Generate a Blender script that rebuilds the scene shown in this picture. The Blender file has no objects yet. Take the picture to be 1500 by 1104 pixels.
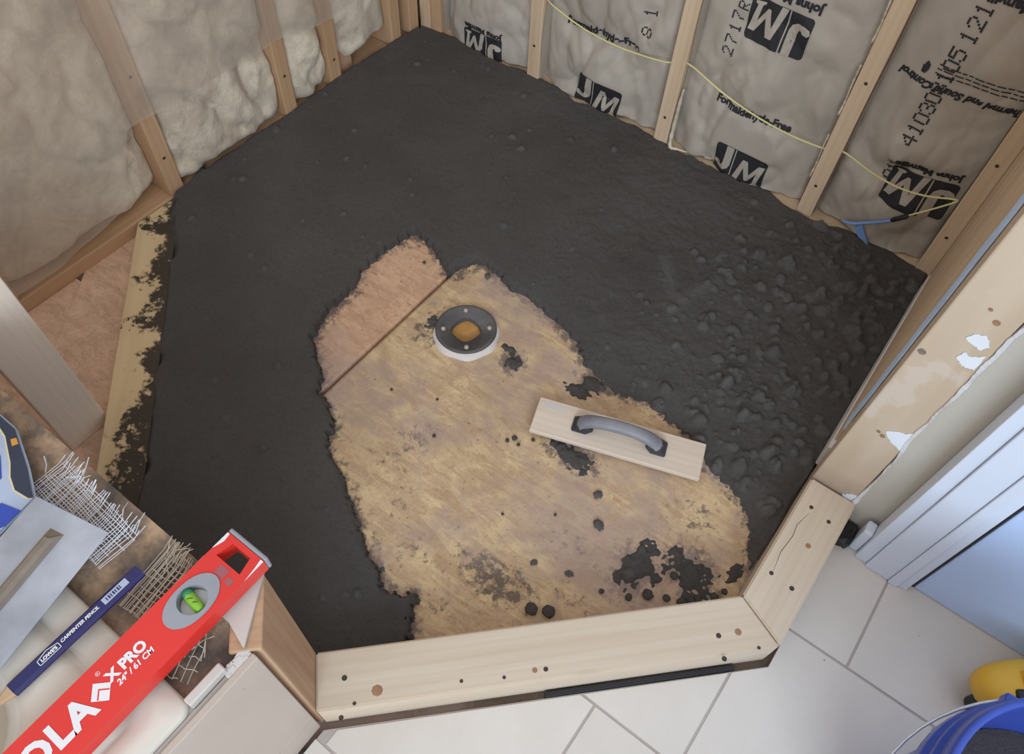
import bpy, bmesh, math, random
import numpy as np
from mathutils import Vector, Matrix
random.seed(7)
S = bpy.context.scene
COL = S.collection
PI = math.pi

# ------------------------------------------------------------------ camera
cam_d = bpy.data.cameras.new('camera')
cam = bpy.data.objects.new('camera', cam_d)
COL.objects.link(cam)
cam_d.sensor_width = 36.0
cam_d.lens = 27.317
cam_d.clip_start = 0.02
RZ = Matrix.Rotation(0.5843, 4, 'Z') @ Matrix.Rotation(0.5897, 4, 'X') @ Matrix.Rotation(0.0700, 4, 'Z')
cam.matrix_world = Matrix.Translation((1.4313, -1.5514, 1.3145)) @ RZ
S.camera = cam

# ------------------------------------------------------------------ light
W = bpy.data.worlds.new('world')
S.world = W
W.use_nodes = True
W.node_tree.nodes['Background'].inputs[0].default_value = (0.96, 0.975, 1.0, 1)
W.node_tree.nodes['Background'].inputs[1].default_value = 0.80


def area_light(name, loc, target, size, size_y, power, color):
    d = bpy.data.lights.new(name, 'AREA')
    d.shape = 'RECTANGLE'
    d.size, d.size_y, d.energy, d.color = size, size_y, power, color
    o = bpy.data.objects.new(name, d)
    COL.objects.link(o)
    o.location = loc
    o.rotation_euler = (Vector(target) - Vector(loc)).to_track_quat('-Z', 'Y').to_euler()
    return o


# daylight from the bathroom window behind and right of the photographer
area_light('window_daylight', (3.2, -3.9, 2.1), (0.8, -0.7, 0.1), 2.0, 1.5, 100, (0.70, 0.85, 1.0))
# weak warm fill lamp added overhead, out of view
area_light('ceiling_fill', (0.95, -2.0, 2.35), (0.85, -1.2, 0.0), 1.1, 1.1, 3, (1.0, 0.90, 0.78))
S.view_settings.view_transform = 'Standard'
S.view_settings.look = 'None'
S.view_settings.gamma = 1.0
S.view_settings.use_curve_mapping = False
S.view_settings.exposure = 0.04


# ------------------------------------------------------------------ helpers
def lin(r, g, b):
    f = lambda c: c / 12.92 if c <= 0.04045 else ((c + 0.055) / 1.055) ** 2.4
    return (f(r / 255), f(g / 255), f(b / 255), 1.0)


LAT = np.random.default_rng(3).random((8, 256, 256))


def vnoise(x, y, seed=0):
    L = LAT[seed % 8]
    xi = np.floor(x).astype(int); yi = np.floor(y).astype(int)
    fx = x - xi; fy = y - yi
    fx = fx * fx * (3 - 2 * fx); fy = fy * fy * (3 - 2 * fy)
    a = L[xi % 256, yi % 256]; b = L[(xi + 1) % 256, yi % 256]
    c = L[xi % 256, (yi + 1) % 256]; d = L[(xi + 1) % 256, (yi + 1) % 256]
    return (a * (1 - fx) + b * fx) * (1 - fy) + (c * (1 - fx) + d * fx) * fy


def fbm(x, y, seed=0, octv=4):
    t = 0; a = 0.5; s = 0
    for k in range(octv):
        t = t + a * vnoise(x * 2 ** k + 17.3 * k, y * 2 ** k + 9.1 * k, seed + k); s += a; a *= 0.5
    return t / s - 0.5


def props(o, label=None, cat=None, group=None, kind=None):
    if label: o['label'] = label
    if cat: o['category'] = cat
    if group: o['group'] = group
    if kind: o['kind'] = kind
    return o


def wm(o):
    m = o.matrix_parent_inverse @ o.matrix_basis if o.parent else o.matrix_basis.copy()
    return wm(o.parent) @ m if o.parent else m


def link(o, parent=None, local=False):
    COL.objects.link(o)
    if parent is not None:
        o.parent = parent
        if not local:
            o.matrix_parent_inverse = wm(parent).inverted()
    return o


def empty(name, loc=(0, 0, 0), rot=(0, 0, 0), parent=None):
    o = bpy.data.objects.new(name, None)
    o.empty_display_size = 0.05
    o.location = loc
    o.rotation_euler = rot
    return link(o, parent)


def mesh_obj(name, me, mat=None, parent=None, smooth=False, local=False):
    if mat is not None and not me.materials:
        me.materials.append(mat)
    if smooth:
        me.polygons.foreach_set('use_smooth', [True] * len(me.polygons))
    return link(bpy.data.objects.new(name, me), parent, local)


def from_bm(name, bm, mat=None, parent=None, smooth=False, local=False):
    bmesh.ops.recalc_face_normals(bm, faces=bm.faces[:])
    me = bpy.data.meshes.new(name)
    bm.to_mesh(me); bm.free()
    return mesh_obj(name, me, mat, parent, smooth, local)


def from_py(name, v, f, mat=None, parent=None, smooth=False, local=False):
    me = bpy.data.meshes.new(name)
    me.from_pydata(v, [], f)
    me.update()
    return mesh_obj(name, me, mat, parent, smooth, local)


def add_box(bm, lo, hi, bevel=0.0, seg=1, M=None):
    r = bmesh.ops.create_cube(bm, size=1.0)
    vs = r['verts']
    for v in vs:
        v.co = Vector([lo[i] + (v.co[i] + 0.5) * (hi[i] - lo[i]) for i in range(3)])
    if bevel > 0:
        es = list({e for v in vs for e in v.link_edges})
        r2 = bmesh.ops.bevel(bm, geom=es, offset=bevel, segments=seg, affect='EDGES', profile=0.5)
        vs = list({v for f in r2['faces'] for v in f.verts} | {v for v in vs if v.is_valid})
        if M is not None:
            seen = set()
            stack = list(vs)
            while stack:
                v = stack.pop()
                if v in seen: continue
                seen.add(v)
                for e in v.link_edges: stack.append(e.other_vert(v))
            vs = list(seen)
    if M is not None:
        for v in vs: v.co = M @ v.co
    return vs


def box(name, lo, hi, mat, parent=None, bevel=0.0, seg=1, local=False, smooth=False):
    bm = bmesh.new()
    add_box(bm, lo, hi, bevel, seg)
    return from_bm(name, bm, mat, parent, smooth, local)


def prism(bm, pts, z0, z1):
    a = [bm.verts.new((p[0], p[1], z0)) for p in pts]
    b = [bm.verts.new((p[0], p[1], z1)) for p in pts]
    n = len(pts)
    bm.faces.new(b); bm.faces.new(a[::-1])
    for i in range(n):
        bm.faces.new((a[i], a[(i + 1) % n], b[(i + 1) % n], b[i]))


def lathe(bm, prof, n=40, c=(0, 0, 0), close=False):
    rings = []
    for r, z in prof:
        rings.append([bm.verts.new((c[0] + r * math.cos(2 * PI * i / n), c[1] + r * math.sin(2 * PI * i / n), c[2] + z)) for i in range(n)])
    for a, b in zip(rings[:-1], rings[1:]):
        for i in range(n):
            bm.faces.new((a[i], a[(i + 1) % n], b[(i + 1) % n], b[i]))
    if close:
        bm.faces.new(rings[0][::-1]); bm.faces.new(rings[-1])


def tube(bm, pts, r, n=6, cap=True):
    pts = [Vector(p) for p in pts]
    rings = []
    for i, p in enumerate(pts):
        t = (pts[min(i + 1, len(pts) - 1)] - pts[max(i - 1, 0)]).normalized()
        u = t.cross(Vector((0.13, 0.2, 1))).normalized()
        if u.length < 0.1: u = t.cross(Vector((1, 0, 0))).normalized()
        w = t.cross(u)
        rr = r[i] if isinstance(r, (list, tuple)) else r
        rings.append([bm.verts.new(p + u * rr * math.cos(2 * PI * k / n) + w * rr * math.sin(2 * PI * k / n)) for k in range(n)])
    for a, b in zip(rings[:-1], rings[1:]):
        for k in range(n):
            bm.faces.new((a[k], a[(k + 1) % n], b[(k + 1) % n], b[k]))
    if cap:
        bm.faces.new(rings[0][::-1]); bm.faces.new(rings[-1])


def spline(pts, n=8):
    P = [Vector(p) for p in pts]
    P = [P[0] * 2 - P[1]] + P + [P[-1] * 2 - P[-2]]
    out = []
    for i in range(1, len(P) - 2):
        for k in range(n):
            t = k / n
            a, b, c, d = P[i - 1:i + 3]
            out.append(0.5 * ((2 * b) + (c - a) * t + (2 * a - 5 * b + 4 * c - d) * t * t + (3 * b - a - 3 * c + d) * t ** 3))
    out.append(P[-2])
    return out


def grid_mesh(name, X, Y, Z, keep=None, attrs=None):
    """mesh over 2-D arrays of positions; keep = boolean array per quad"""
    h, w = X.shape
    idx = np.arange(h * w).reshape(h, w)
    q = np.stack([idx[:-1, :-1], idx[:-1, 1:], idx[1:, 1:], idx[1:, :-1]], -1)
    if keep is not None:
        q = q[keep]
    q = q.reshape(-1, 4)
    used = np.zeros(h * w, bool); used[q.ravel()] = True
    remap = np.cumsum(used) - 1
    q = remap[q]
    co = np.stack([X, Y, Z], -1).reshape(-1, 3)[used]
    me = bpy.data.meshes.new(name)
    me.vertices.add(len(co)); me.vertices.foreach_set('co', co.ravel())
    me.loops.add(q.size); me.loops.foreach_set('vertex_index', q.ravel().astype(np.int32))
    me.polygons.add(len(q))
    me.polygons.foreach_set('loop_start', np.arange(0, q.size, 4, dtype=np.int32))
    for k, a in (attrs or {}).items():
        at = me.attributes.new(k, 'FLOAT', 'POINT')
        at.data.foreach_set('value', a.ravel()[used].astype(np.float32))
    me.update(calc_edges=True)
    me.validate()
    return me


# ------------------------------------------------------------------ materials
class NT:
    def __init__(s, name):
        s.m = bpy.data.materials.new(name)
        s.m.use_nodes = True
        s.t = s.m.node_tree
        s.b = s.t.nodes['Principled BSDF']
        s.out = s.t.nodes['Material Output']

    def n(s, typ, ins=None, **kw):
        nd = s.t.nodes.new('ShaderNode' + typ)
        for k, v in kw.items(): setattr(nd, k, v)
        for k, v in (ins or {}).items(): s.set(nd.inputs[k], v)
        return nd

    def set(s, sock, v):
        if isinstance(v, bpy.types.NodeSocket): s.t.links.new(v, sock)
        elif isinstance(v, bpy.types.Node): s.t.links.new(v.outputs[0], sock)
        else: sock.default_value = v

    def p(s, **kw):
        for k, v in kw.items(): s.set(s.b.inputs[k.replace('_', ' ')], v)

    def coord(s, rand=False, scale=(1, 1, 1), rot=(0, 0, 0), loc=(0, 0, 0)):
        tc = s.n('TexCoord')
        src = tc.outputs['Object']
        if rand:
            oi = s.n('ObjectInfo')
            mu = s.n('Math', {0: oi.outputs['Random'], 1: 37.0}, operation='MULTIPLY')
            src = s.n('VectorMath', {0: src, 1: mu.outputs[0]}, operation='ADD').outputs[0]
        return s.n('Mapping', {'Vector': src, 'Scale': scale, 'Rotation': rot, 'Location': loc}).outputs[0]

    def noise(s, vec, scale, detail=4, rough=0.55, dist=0.0):
        return s.n('TexNoise', {'Vector': vec, 'Scale': scale, 'Detail': detail, 'Roughness': rough, 'Distortion': dist}).outputs[0]

    def ramp(s, fac, stops, interp='LINEAR'):
        r = s.n('ValToRGB', {0: fac})
        r.color_ramp.interpolation = interp
        e = r.color_ramp.elements
        while len(e) < len(stops): e.new(0.5)
        for i, (pos, c) in enumerate(stops):
            e[i].position = pos
            e[i].color = c if len(c) == 4 else (*c, 1)
        return r.outputs[0]

    def mix(s, fac, a, b, blend='MIX'):
        nd = s.n('Mix', data_type='RGBA', blend_type=blend)
        s.set(nd.inputs[0], fac); s.set(nd.inputs[6], a); s.set(nd.inputs[7], b)
        return nd.outputs[2]

    def bump(s, h, strength=0.3, dist=0.01, normal=None):
        nd = s.n('Bump', {'Height': h, 'Strength': strength, 'Distance': dist})
        if normal is not None: s.set(nd.inputs['Normal'], normal)
        s.set(s.b.inputs['Normal'], nd.outputs[0])
        return nd.outputs[0]

    def math(s, op, a, b=0.0, clamp=False):
        nd = s.n('Math', {0: a, 1: b}, operation=op, use_clamp=clamp)
        return nd.outputs[0]


def grey(v): return (v, v, v, 1)


def m_plain(name, c, rough=0.5, metal=0.0, var=0.06, bump=0.0, bscale=60, spec=0.5):
    t = NT(name)
    v = t.coord()
    nz = t.noise(v, 9, 5)
    lo = tuple(x * (1 - 2 * var) for x in c[:3]); hi = tuple(min(1, x * (1 + var)) for x in c[:3])
    t.p(Base_Color=t.ramp(nz, [(0.3, lo), (0.7, hi)]), Roughness=rough, Metallic=metal)
    t.b.inputs['Specular IOR Level'].default_value = spec
    if bump: t.bump(t.noise(v, bscale, 4), bump, 0.004)
    return t.m


def m_wood(name, c0, c1, dark, rough=0.6, dirt=0.0, dirtc=(0.03, 0.028, 0.027), knots=0.5):
    """lumber; local X is the grain"""
    t = NT(name)
    v = t.coord(rand=True, scale=(1.0, 1.0, 1.0))
    vs = t.n('Mapping', {'Vector': v, 'Scale': (1.1, 14, 14)}).outputs[0]
    broad = t.noise(vs, 1.6, 3, 0.5, 0.6)
    fine = t.noise(t.n('Mapping', {'Vector': v, 'Scale': (5, 120, 120)}).outputs[0], 2.0, 3)
    col = t.ramp(broad, [(0.28, c0), (0.72, c1)])
    rings = t.n('TexWave', {'Vector': t.n('Mapping', {'Vector': v, 'Scale': (0.5, 9, 9)}).outputs[0], 'Scale': 2.2, 'Distortion': 5.0, 'Detail': 2, 'Detail Scale': 0.8}, wave_type='BANDS', bands_direction='Y').outputs[1]
    col = t.mix(t.math('MULTIPLY', t.ramp(rings, [(0.55, grey(0)), (1.0, grey(1))]), 0.15), col, dark)
    col = t.mix(t.math('MULTIPLY', fine, 0.16), col, dark)
    vo = t.n('TexVoronoi', {'Vector': t.n('Mapping', {'Vector': v, 'Scale': (3.2, 8, 8)}).outputs[0], 'Scale': 1.0, 'Randomness': 1.0})
    kn = t.ramp(vo.outputs['Distance'], [(0.0, grey(1)), (0.08, grey(0.6)), (0.13, grey(0))])
    col = t.mix(t.math('MULTIPLY', kn, knots), col, tuple(x * 0.45 for x in dark[:3]) + (1,))
    if dirt:
        d = t.noise(v, 26, 6, 0.7)
        d2 = t.noise(v, 7, 3)
        mk = t.ramp(t.math('MULTIPLY', d, d2), [(0.34 - dirt * 0.1, grey(0)), (0.40 - dirt * 0.1, grey(1))])
        col = t.mix(t.math('MULTIPLY', mk, 0.85), col, (*dirtc, 1))
    t.p(Base_Color=col, Roughness=rough)
    t.b.inputs['Specular IOR Level'].default_value = 0.25
    t.bump(fine, 0.12, 0.002)
    return t.m


M = {}
M['stud'] = m_wood('stud_wood', lin(190, 152, 116), lin(210, 174, 138), lin(156, 112, 78))
M['stud_pale'] = m_wood('stud_pale_wood', lin(206, 178, 146), lin(224, 200, 170), lin(176, 138, 102))
M['stud_grey'] = m_wood('stud_grey_wood', lin(240, 224, 206), lin(248, 234, 218), lin(224, 200, 174), knots=0.1)
M['curb'] = m_wood('curb_wood', lin(206, 187, 165), lin(216, 201, 181), lin(194, 164, 132), rough=0.5, knots=0.42)
M['post'] = m_wood('post_wood', lin(176, 138, 108), lin(206, 172, 138), lin(140, 92, 70))
M['rough'] = m_wood('gap_wood', lin(168, 120, 92), lin(190, 140, 110), lin(110, 70, 52))
M['floatwood'] = m_wood('float_board_wood', lin(214, 196, 178), lin(228, 212, 196), lin(190, 164, 138), rough=0.7, knots=0.0)


def m_plate():
    t = NT('stained_plate_wood')
    v = t.coord(rand=True)
    vs = t.n('Mapping', {'Vector': v, 'Scale': (1.1, 14, 14)}).outputs[0]
    col = t.ramp(t.noise(vs, 1.6, 3, 0.5, 0.6), [(0.28, lin(206, 178, 138)), (0.72, lin(222, 196, 156))])
    tc = t.n('TexCoord')
    sx = t.n('SeparateXYZ', {0: tc.outputs['Object']})
    edge = t.math('ADD', t.math('MULTIPLY', sx.outputs[1], 6.5), 0.08)      # local y towards the mortar
    n1 = t.noise(v, 9, 3); n2 = t.noise(v, 70, 5, 0.7)
    k = t.math('ADD', t.math('MULTIPLY', n1, 2.0), t.math('MULTIPLY', n2, 1.0))
    k = t.math('ADD', k, edge)
    mk = t.ramp(k, [(0.0, grey(0)), (0.86, grey(0)), (0.99, grey(0.95))])
    t.p(Base_Color=t.mix(mk, col, lin(52, 47, 44)), Roughness=0.7)
    t.b.inputs['Specular IOR Level'].default_value = 0.2
    k = t.math('MULTIPLY', k, 0.5)
    t.bump(mk, 0.4, 0.003)
    # ramp input needs 0..1
    for nd in t.t.nodes:
        if nd.type == 'VALTORGB' and nd.color_ramp.elements[-1].position > 0.98:
            t.set(nd.inputs[0], k)
            for e, p_ in zip(nd.color_ramp.elements, (0.0, 0.80, 0.86)): e.position = p_
    return t.m


M['plate'] = m_plate()


def m_osb(name, cols, dirtattr=False):
    t = NT(name)
    base = None
    v0 = t.coord()
    warp = t.n('TexNoise', {'Vector': v0, 'Scale': 6.0, 'Detail': 2})
    vw = t.n('VectorMath', {0: v0, 1: t.n('VectorMath', {0: warp.outputs[1], 'Scale': 0.03}, operation='SCALE').outputs[0]}, operation='ADD').outputs[0]
    h = None
    for k, a in enumerate((0.3, 1.4, 2.35)):
        mp = t.n('Mapping', {'Vector': vw, 'Rotation': (0, 0, a), 'Scale': (22, 95, 1), 'Location': (k * 3.1, k * 1.7, 0)}).outputs[0]
        vo = t.n('TexVoronoi', {'Vector': mp, 'Scale': 1.0, 'Randomness': 1.0})
        sep = t.n('SeparateColor', {0: vo.outputs['Color']})
        c = t.ramp(sep.outputs[0], [(i / (len(cols) - 1), cc) for i, cc in enumerate(cols)])
        if base is None:
            base = c; h = sep.outputs[1]
        else:
            mk = t.ramp(sep.outputs[2], [(0.52, grey(0)), (0.56, grey(1))])
            base = t.mix(mk, base, c)
            h = t.n('Mix', {0: mk, 2: h, 3: sep.outputs[1]}, data_type='FLOAT').outputs[0]
    fine = t.noise(vw, 160, 5, 0.7)
    mid = t.noise(vw, 20, 5, 0.65)
    base = t.mix(t.math('MULTIPLY', t.ramp(fine, [(0.35, grey(1)), (0.55, grey(0))]), 0.35), base, tuple(x * 0.6 for x in cols[0][:3]) + (1,))
    base = t.mix(t.math('MULTIPLY', t.ramp(mid, [(0.45, grey(0)), (0.65, grey(1))]), 0.35), base, cols[-1])
    big = t.noise(vw, 11, 6, 0.7, 0.8)
    base = t.mix(t.math('MULTIPLY', t.ramp(big, [(0.40, grey(1)), (0.52, grey(0))]), 0.30), base, tuple(x * 0.62 for x in cols[0][:3]) + (1,))
    base = t.mix(t.math('MULTIPLY', t.ramp(big, [(0.52, grey(0)), (0.66, grey(1))]), 0.45), base, tuple(min(1, x * 1.12) for x in cols[2][:3]) + (1,))
    flk = t.noise(vw, 95, 4, 0.8)
    base = t.mix(t.math('MULTIPLY', t.ramp(flk, [(0.30, grey(1)), (0.38, grey(0))]), 0.6), base, lin(96, 76, 66))
    if dirtattr:
        at = t.n('Attribute', attribute_name='dirt')
        sc = t.noise(vw, 55, 6, 0.75)
        k = t.math('ADD', at.outputs['Fac'], t.math('MULTIPLY', t.math('SUBTRACT', sc, 0.5), 2.3))
        mk = t.ramp(k, [(0.36, grey(0)), (0.62, grey(1))])
        base = t.mix(t.math('MULTIPLY', mk, 0.82), base, lin(88, 80, 78))
        at2 = t.n('Attribute', attribute_name='dust')
        k2 = t.math('ADD', at2.outputs['Fac'], t.math('MULTIPLY', t.math('SUBTRACT', mid, 0.5), 1.5))
        base = t.mix(t.math('MULTIPLY', t.ramp(k2, [(0.3, grey(0)), (0.75, grey(1))]), 0.6), base, lin(168, 146, 138))
    t.p(Base_Color=base, Roughness=0.85)
    t.b.inputs['Specular IOR Level'].default_value = 0.15
    hh = t.math('ADD', t.math('MULTIPLY', h, 0.5), t.math('MULTIPLY', fine, 0.8))
    t.bump(hh, 0.35, 0.004)
    return t.m


M['osb'] = m_osb('osb_dusted', [lin(196, 162, 128), lin(208, 178, 142), lin(220, 194, 152), lin(200, 168, 138)], True)
M['osb_old'] = m_osb('osb_orange', [lin(202, 158, 128), lin(212, 172, 142), lin(218, 182, 150), lin(208, 166, 136)], True)
M['osb_red'] = m_osb('osb_red', [lin(212, 174, 146), lin(224, 186, 158), lin(232, 196, 168), lin(216, 178, 152)])


def m_mortar():
    t = NT('dark_mortar')
    v = t.coord()
    a = t.noise(v, 3.2, 4); b = t.noise(v, 120, 6, 0.75); c = t.noise(v, 420, 3, 0.7)
    col = t.ramp(a, [(0.3, lin(74, 69, 66)), (0.7, lin(88, 84, 81))])
    col = t.mix(t.math('MULTIPLY', t.ramp(b, [(0.3, grey(1)), (0.5, grey(0))]), 0.55), col, lin(50, 46, 45))
    col = t.mix(t.math('MULTIPLY', t.ramp(c, [(0.62, grey(0)), (0.75, grey(1))]), 0.35), col, lin(112, 108, 105))
    at = t.n('Attribute', attribute_name='dry')
    col = t.mix(t.math('MULTIPLY', at.outputs['Fac'], 0.45), col, lin(112, 110, 108))
    t.p(Base_Color=col, Roughness=0.72)
    t.b.inputs['Specular IOR Level'].default_value = 0.45
    h = t.math('ADD', t.math('MULTIPLY', b, 1.0), t.math('MULTIPLY', c, 0.5))
    t.bump(h, 0.8, 0.005)
    return t.m


M['mortar'] = m_mortar()


def m_batt(name, c0, c1, c2):
    t = NT(name)
    v = t.coord()
    a = t.noise(v, 7, 5, 0.6, 0.5); b = t.noise(v, 38, 5, 0.7); c = t.noise(v, 260, 4, 0.7)
    col = t.ramp(a, [(0.30, c0), (0.5, c1), (0.68, c2)])
    col = t.mix(t.math('MULTIPLY', t.ramp(b, [(0.3, grey(1)), (0.5, grey(0))]), 0.35), col, c0)
    g = t.noise(v, 3.2, 5, 0.65, 1.0)
    col = t.mix(t.math('MULTIPLY', t.ramp(g, [(0.34, grey(1)), (0.5, grey(0))]), 0.5), col, tuple(x * 0.55 for x in c0[:3]) + (1,))
    t.p(Base_Color=col, Roughness=1.0)
    t.b.inputs['Specular IOR Level'].default_value = 0.05
    t.b.inputs['Sheen Weight'].default_value = 0.25
    t.bump(t.math('ADD', t.math('MULTIPLY', b, 0.9), t.math('MULTIPLY', c, 0.25)), 0.5, 0.012)
    return t.m


M['batt'] = m_batt('fibreglass', lin(182, 164, 144), lin(220, 204, 182), lin(240, 226, 202))
M['batt_white'] = m_batt('fibreglass_white', lin(196, 192, 186), lin(222, 218, 212), lin(236, 232, 226))


def m_kraft():
    t = NT('kraft_paper')
    v = t.coord()
    a = t.noise(v, 5, 4); b = t.noise(v, 220, 3)
    col = t.ramp(a, [(0.3, lin(176, 165, 152)), (0.7, lin(192, 181, 167))])
    col = t.mix(t.math('MULTIPLY', b, 0.18), col, lin(140, 126, 112))
    t.p(Base_Color=col, Roughness=0.5)
    t.b.inputs['Specular IOR Level'].default_value = 0.35
    t.bump(t.noise(v, 60, 3, 0.5), 0.05, 0.003)
    return t.m


M['kraft'] = m_kraft()
M['print'] = m_plain('black_print', lin(42, 40, 44), 0.7, var=0.1)


def m_poly():
    t = NT('poly_film')
    v = t.coord()
    tr = t.n('BsdfTransparent', {0: (0.97, 0.97, 0.97, 1)})
    di = t.n('BsdfDiffuse', {0: lin(222, 206, 188)})
    gl = t.n('BsdfGlossy', {0: (0.9, 0.9, 0.92, 1), 1: 0.22})
    bp = t.n('Bump', {'Height': t.noise(v, 16, 4, 0.5, 1.5), 'Strength': 0.25, 'Distance': 0.01})
    for g in (di, gl): t.set(g.inputs['Normal'], bp.outputs[0])
    m1 = t.n('MixShader', {0: 0.36, 1: tr.outputs[0], 2: di.outputs[0]})
    m2 = t.n('MixShader', {0: 0.05, 1: m1.outputs[0], 2: gl.outputs[0]})
    t.t.links.new(m2.outputs[0], t.out.inputs[0])
    return t.m


M['poly'] = m_poly()


def m_tile(name, c0, c1):
    t = NT(name)
    v = t.coord(rand=True)
    a = t.noise(v, 4, 5, 0.6); b = t.noise(v, 60, 4, 0.7)
    col = t.ramp(a, [(0.3, c0), (0.7, c1)])
    col = t.mix(t.math('MULTIPLY', b, 0.10), col, lin(160, 140, 124))
    sp = t.n('TexVoronoi', {'Vector': v, 'Scale': 22.0})
    col = t.mix(t.ramp(sp.outputs['Distance'], [(0.0, grey(0.8)), (0.035, grey(0.5)), (0.05, grey(0))]), col, lin(110, 98, 90))
    t.p(Base_Color=col, Roughness=0.42)
    t.bump(a, 0.05, 0.01)
    return t.m


M['tile'] = m_tile('floor_tile_ceramic', lin(212, 203, 193), lin(222, 214, 205))
M['walltile'] = m_tile('apron_tile_ceramic', lin(184, 168, 154), lin(194, 179, 166))
M['grout'] = m_plain('grout', lin(176, 166, 158), 0.9, bump=0.3)
M['black'] = m_plain('black_membrane', lin(34, 33, 36), 0.5, var=0.15)
M['paint_beige'] = m_plain('beige_paint', lin(188, 182, 170), 0.6, var=0.01, bump=0.08, bscale=200)
M['paper_torn'] = m_plain('torn_drywall_paper', lin(228, 232, 238), 0.8, var=0.02, bump=0.2)
M['gypsum'] = m_plain('gypsum', lin(214, 210, 205), 0.9, var=0.05, bump=0.3)
M['white_trim'] = m_plain('white_trim_paint', lin(214, 222, 236), 0.35, var=0.01)
M['door'] = m_plain('white_door_paint', lin(190, 212, 246), 0.3, var=0.008)
M['acrylic'] = m_plain('white_acrylic', lin(212, 203, 190), 0.14, var=0.012)
M['steel'] = m_plain('trowel_steel', lin(186, 192, 204), 0.45, metal=0.6, var=0.18, bump=0.15, bscale=30)
M['alu'] = m_plain('cast_aluminium', lin(150, 138, 124), 0.5, metal=0.5, var=0.2, bump=0.2)
M['red'] = m_plain('level_red', lin(222, 50, 42), 0.38, var=0.03)
M['red_dark'] = m_plain('level_red_side', lin(206, 38, 32), 0.42, var=0.03)
M['faded'] = m_plain('faded_print', lin(164, 92, 98), 0.5)
M['level_white'] = m_plain('level_white', lin(232, 228, 230), 0.5, var=0.02)
M['level_grey'] = m_plain('level_grey', lin(150, 152, 160), 0.45, var=0.05)
M['pencil'] = m_plain('pencil_blue', lin(34, 34, 92), 0.4, var=0.08)
M['pencil_wood'] = m_plain('pencil_wood', lin(188, 156, 122), 0.7)
M['graphite'] = m_plain('graphite', lin(50, 48, 50), 0.5)
M['sticker'] = m_plain('sticker', lin(176, 184, 206), 0.6)
M['grey_plastic'] = m_plain('grey_plastic', lin(148, 148, 155), 0.5, var=0.22, bump=0.3)
M['dark_plastic'] = m_plain('dark_plastic', lin(58, 58, 66), 0.5, var=0.2)
M['dusty_rubber'] = m_plain('dusty_drain_plastic', lin(92, 88, 88), 0.6, var=0.35, bump=0.3)
M['pvc'] = m_plain('pvc', lin(206, 198, 190), 0.4, var=0.04)
M['caulk'] = m_plain('white_sealant', lin(216, 206, 200), 0.5, bump=0.35)
M['bolt'] = m_plain('dull_bolt', lin(190, 172, 156), 0.45, metal=0.3)
M['amber'] = m_plain('amber_plug', lin(186, 136, 70), 0.4, var=0.2)
M['bucket'] = m_plain('blue_bucket', lin(58, 82, 176), 0.3, var=0.12)
M['wire'] = m_plain('galvanised_wire', lin(214, 220, 228), 0.35, metal=0.4)
M['yellow'] = m_plain('tool_yellow', lin(226, 176, 52), 0.45, var=0.03)
M['cord'] = m_plain('yellow_cord', lin(226, 214, 150), 0.6)
M['bluecloth'] = m_plain('blue_tail', lin(124, 158, 214), 0.5)
M['blue_foam'] = m_plain('blue_sill_foam', lin(196, 220, 252), 0.6, var=0.03)
M['thread'] = m_plain('mesh_thread', lin(226, 226, 232), 0.6)
M['thread_tan'] = m_plain('mesh_thread_dusty', lin(196, 182, 164), 0.7)
M['pack_blue'] = m_plain('pack_blue', lin(52, 78, 178), 0.3, var=0.05)
M['pack_navy'] = m_plain('pack_navy', lin(48, 56, 76), 0.35, var=0.1)
M['pack_silver'] = m_plain('pack_silver', lin(176, 190, 214), 0.3, var=0.1)
M['pack_cream'] = m_plain('pack_cream', lin(226, 208, 160), 0.5)
M['orange'] = m_plain('orange_spot', lin(214, 150, 60), 0.5)
M['knot'] = m_plain('knot_wood', lin(164, 124, 92), 0.6, var=0.2)
M['hole'] = m_plain('screw_dark', lin(64, 52, 44), 0.6)


def m_backer():
    t = NT('smeared_backer')
    v = t.coord()
    a = t.noise(v, 14, 4, 0.6); b = t.noise(v, 90, 5, 0.7)
    col = t.ramp(t.math('ADD', t.math('MULTIPLY', a, 0.8), t.math('MULTIPLY', b, 0.2)), [(0.36, lin(84, 78, 74)), (0.5, lin(132, 112, 96)), (0.62, lin(186, 156, 126))])
    t.p(Base_Color=col, Roughness=0.8)
    t.bump(b, 0.5, 0.004)
    return t.m


M['backer'] = m_backer()


def m_wallend():
    t = NT('wall_end_wood')
    v = t.coord(rand=True)
    vs = t.n('Mapping', {'Vector': v, 'Scale': (1.0, 13, 13)}).outputs[0]
    col = t.ramp(t.noise(vs, 1.5, 3, 0.5, 0.6), [(0.28, lin(190, 168, 142)), (0.72, lin(206, 188, 166))])
    tc = t.n('TexCoord')
    sx = t.n('SeparateXYZ', {0: tc.outputs['Object']})
    n1 = t.noise(v, 13, 5, 0.6); n2 = t.noise(v, 8, 4, 0.6)
    # greyer and darker towards the foot of the stud (local x = height)
    low = t.ramp(t.math('ADD', sx.outputs[0], t.math('MULTIPLY', n1, 0.16)), [(0.12, grey(1)), (0.24, grey(0))])
    col = t.mix(t.math('MULTIPLY', low, 0.75), col, lin(158, 140, 130))
    pat = t.ramp(n2, [(0.60, grey(0)), (0.64, grey(1))])
    col = t.mix(t.math('MULTIPLY', pat, 0.45), col, lin(214, 202, 192))
    fine = t.noise(t.n('Mapping', {'Vector': v, 'Scale': (5, 120, 120)}).outputs[0], 2.0, 3)
    t.p(Base_Color=col, Roughness=0.6)
    t.b.inputs['Specular IOR Level'].default_value = 0.25
    t.bump(fine, 0.12, 0.002)
    return t.m


M['wallend'] = m_wallend()


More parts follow.
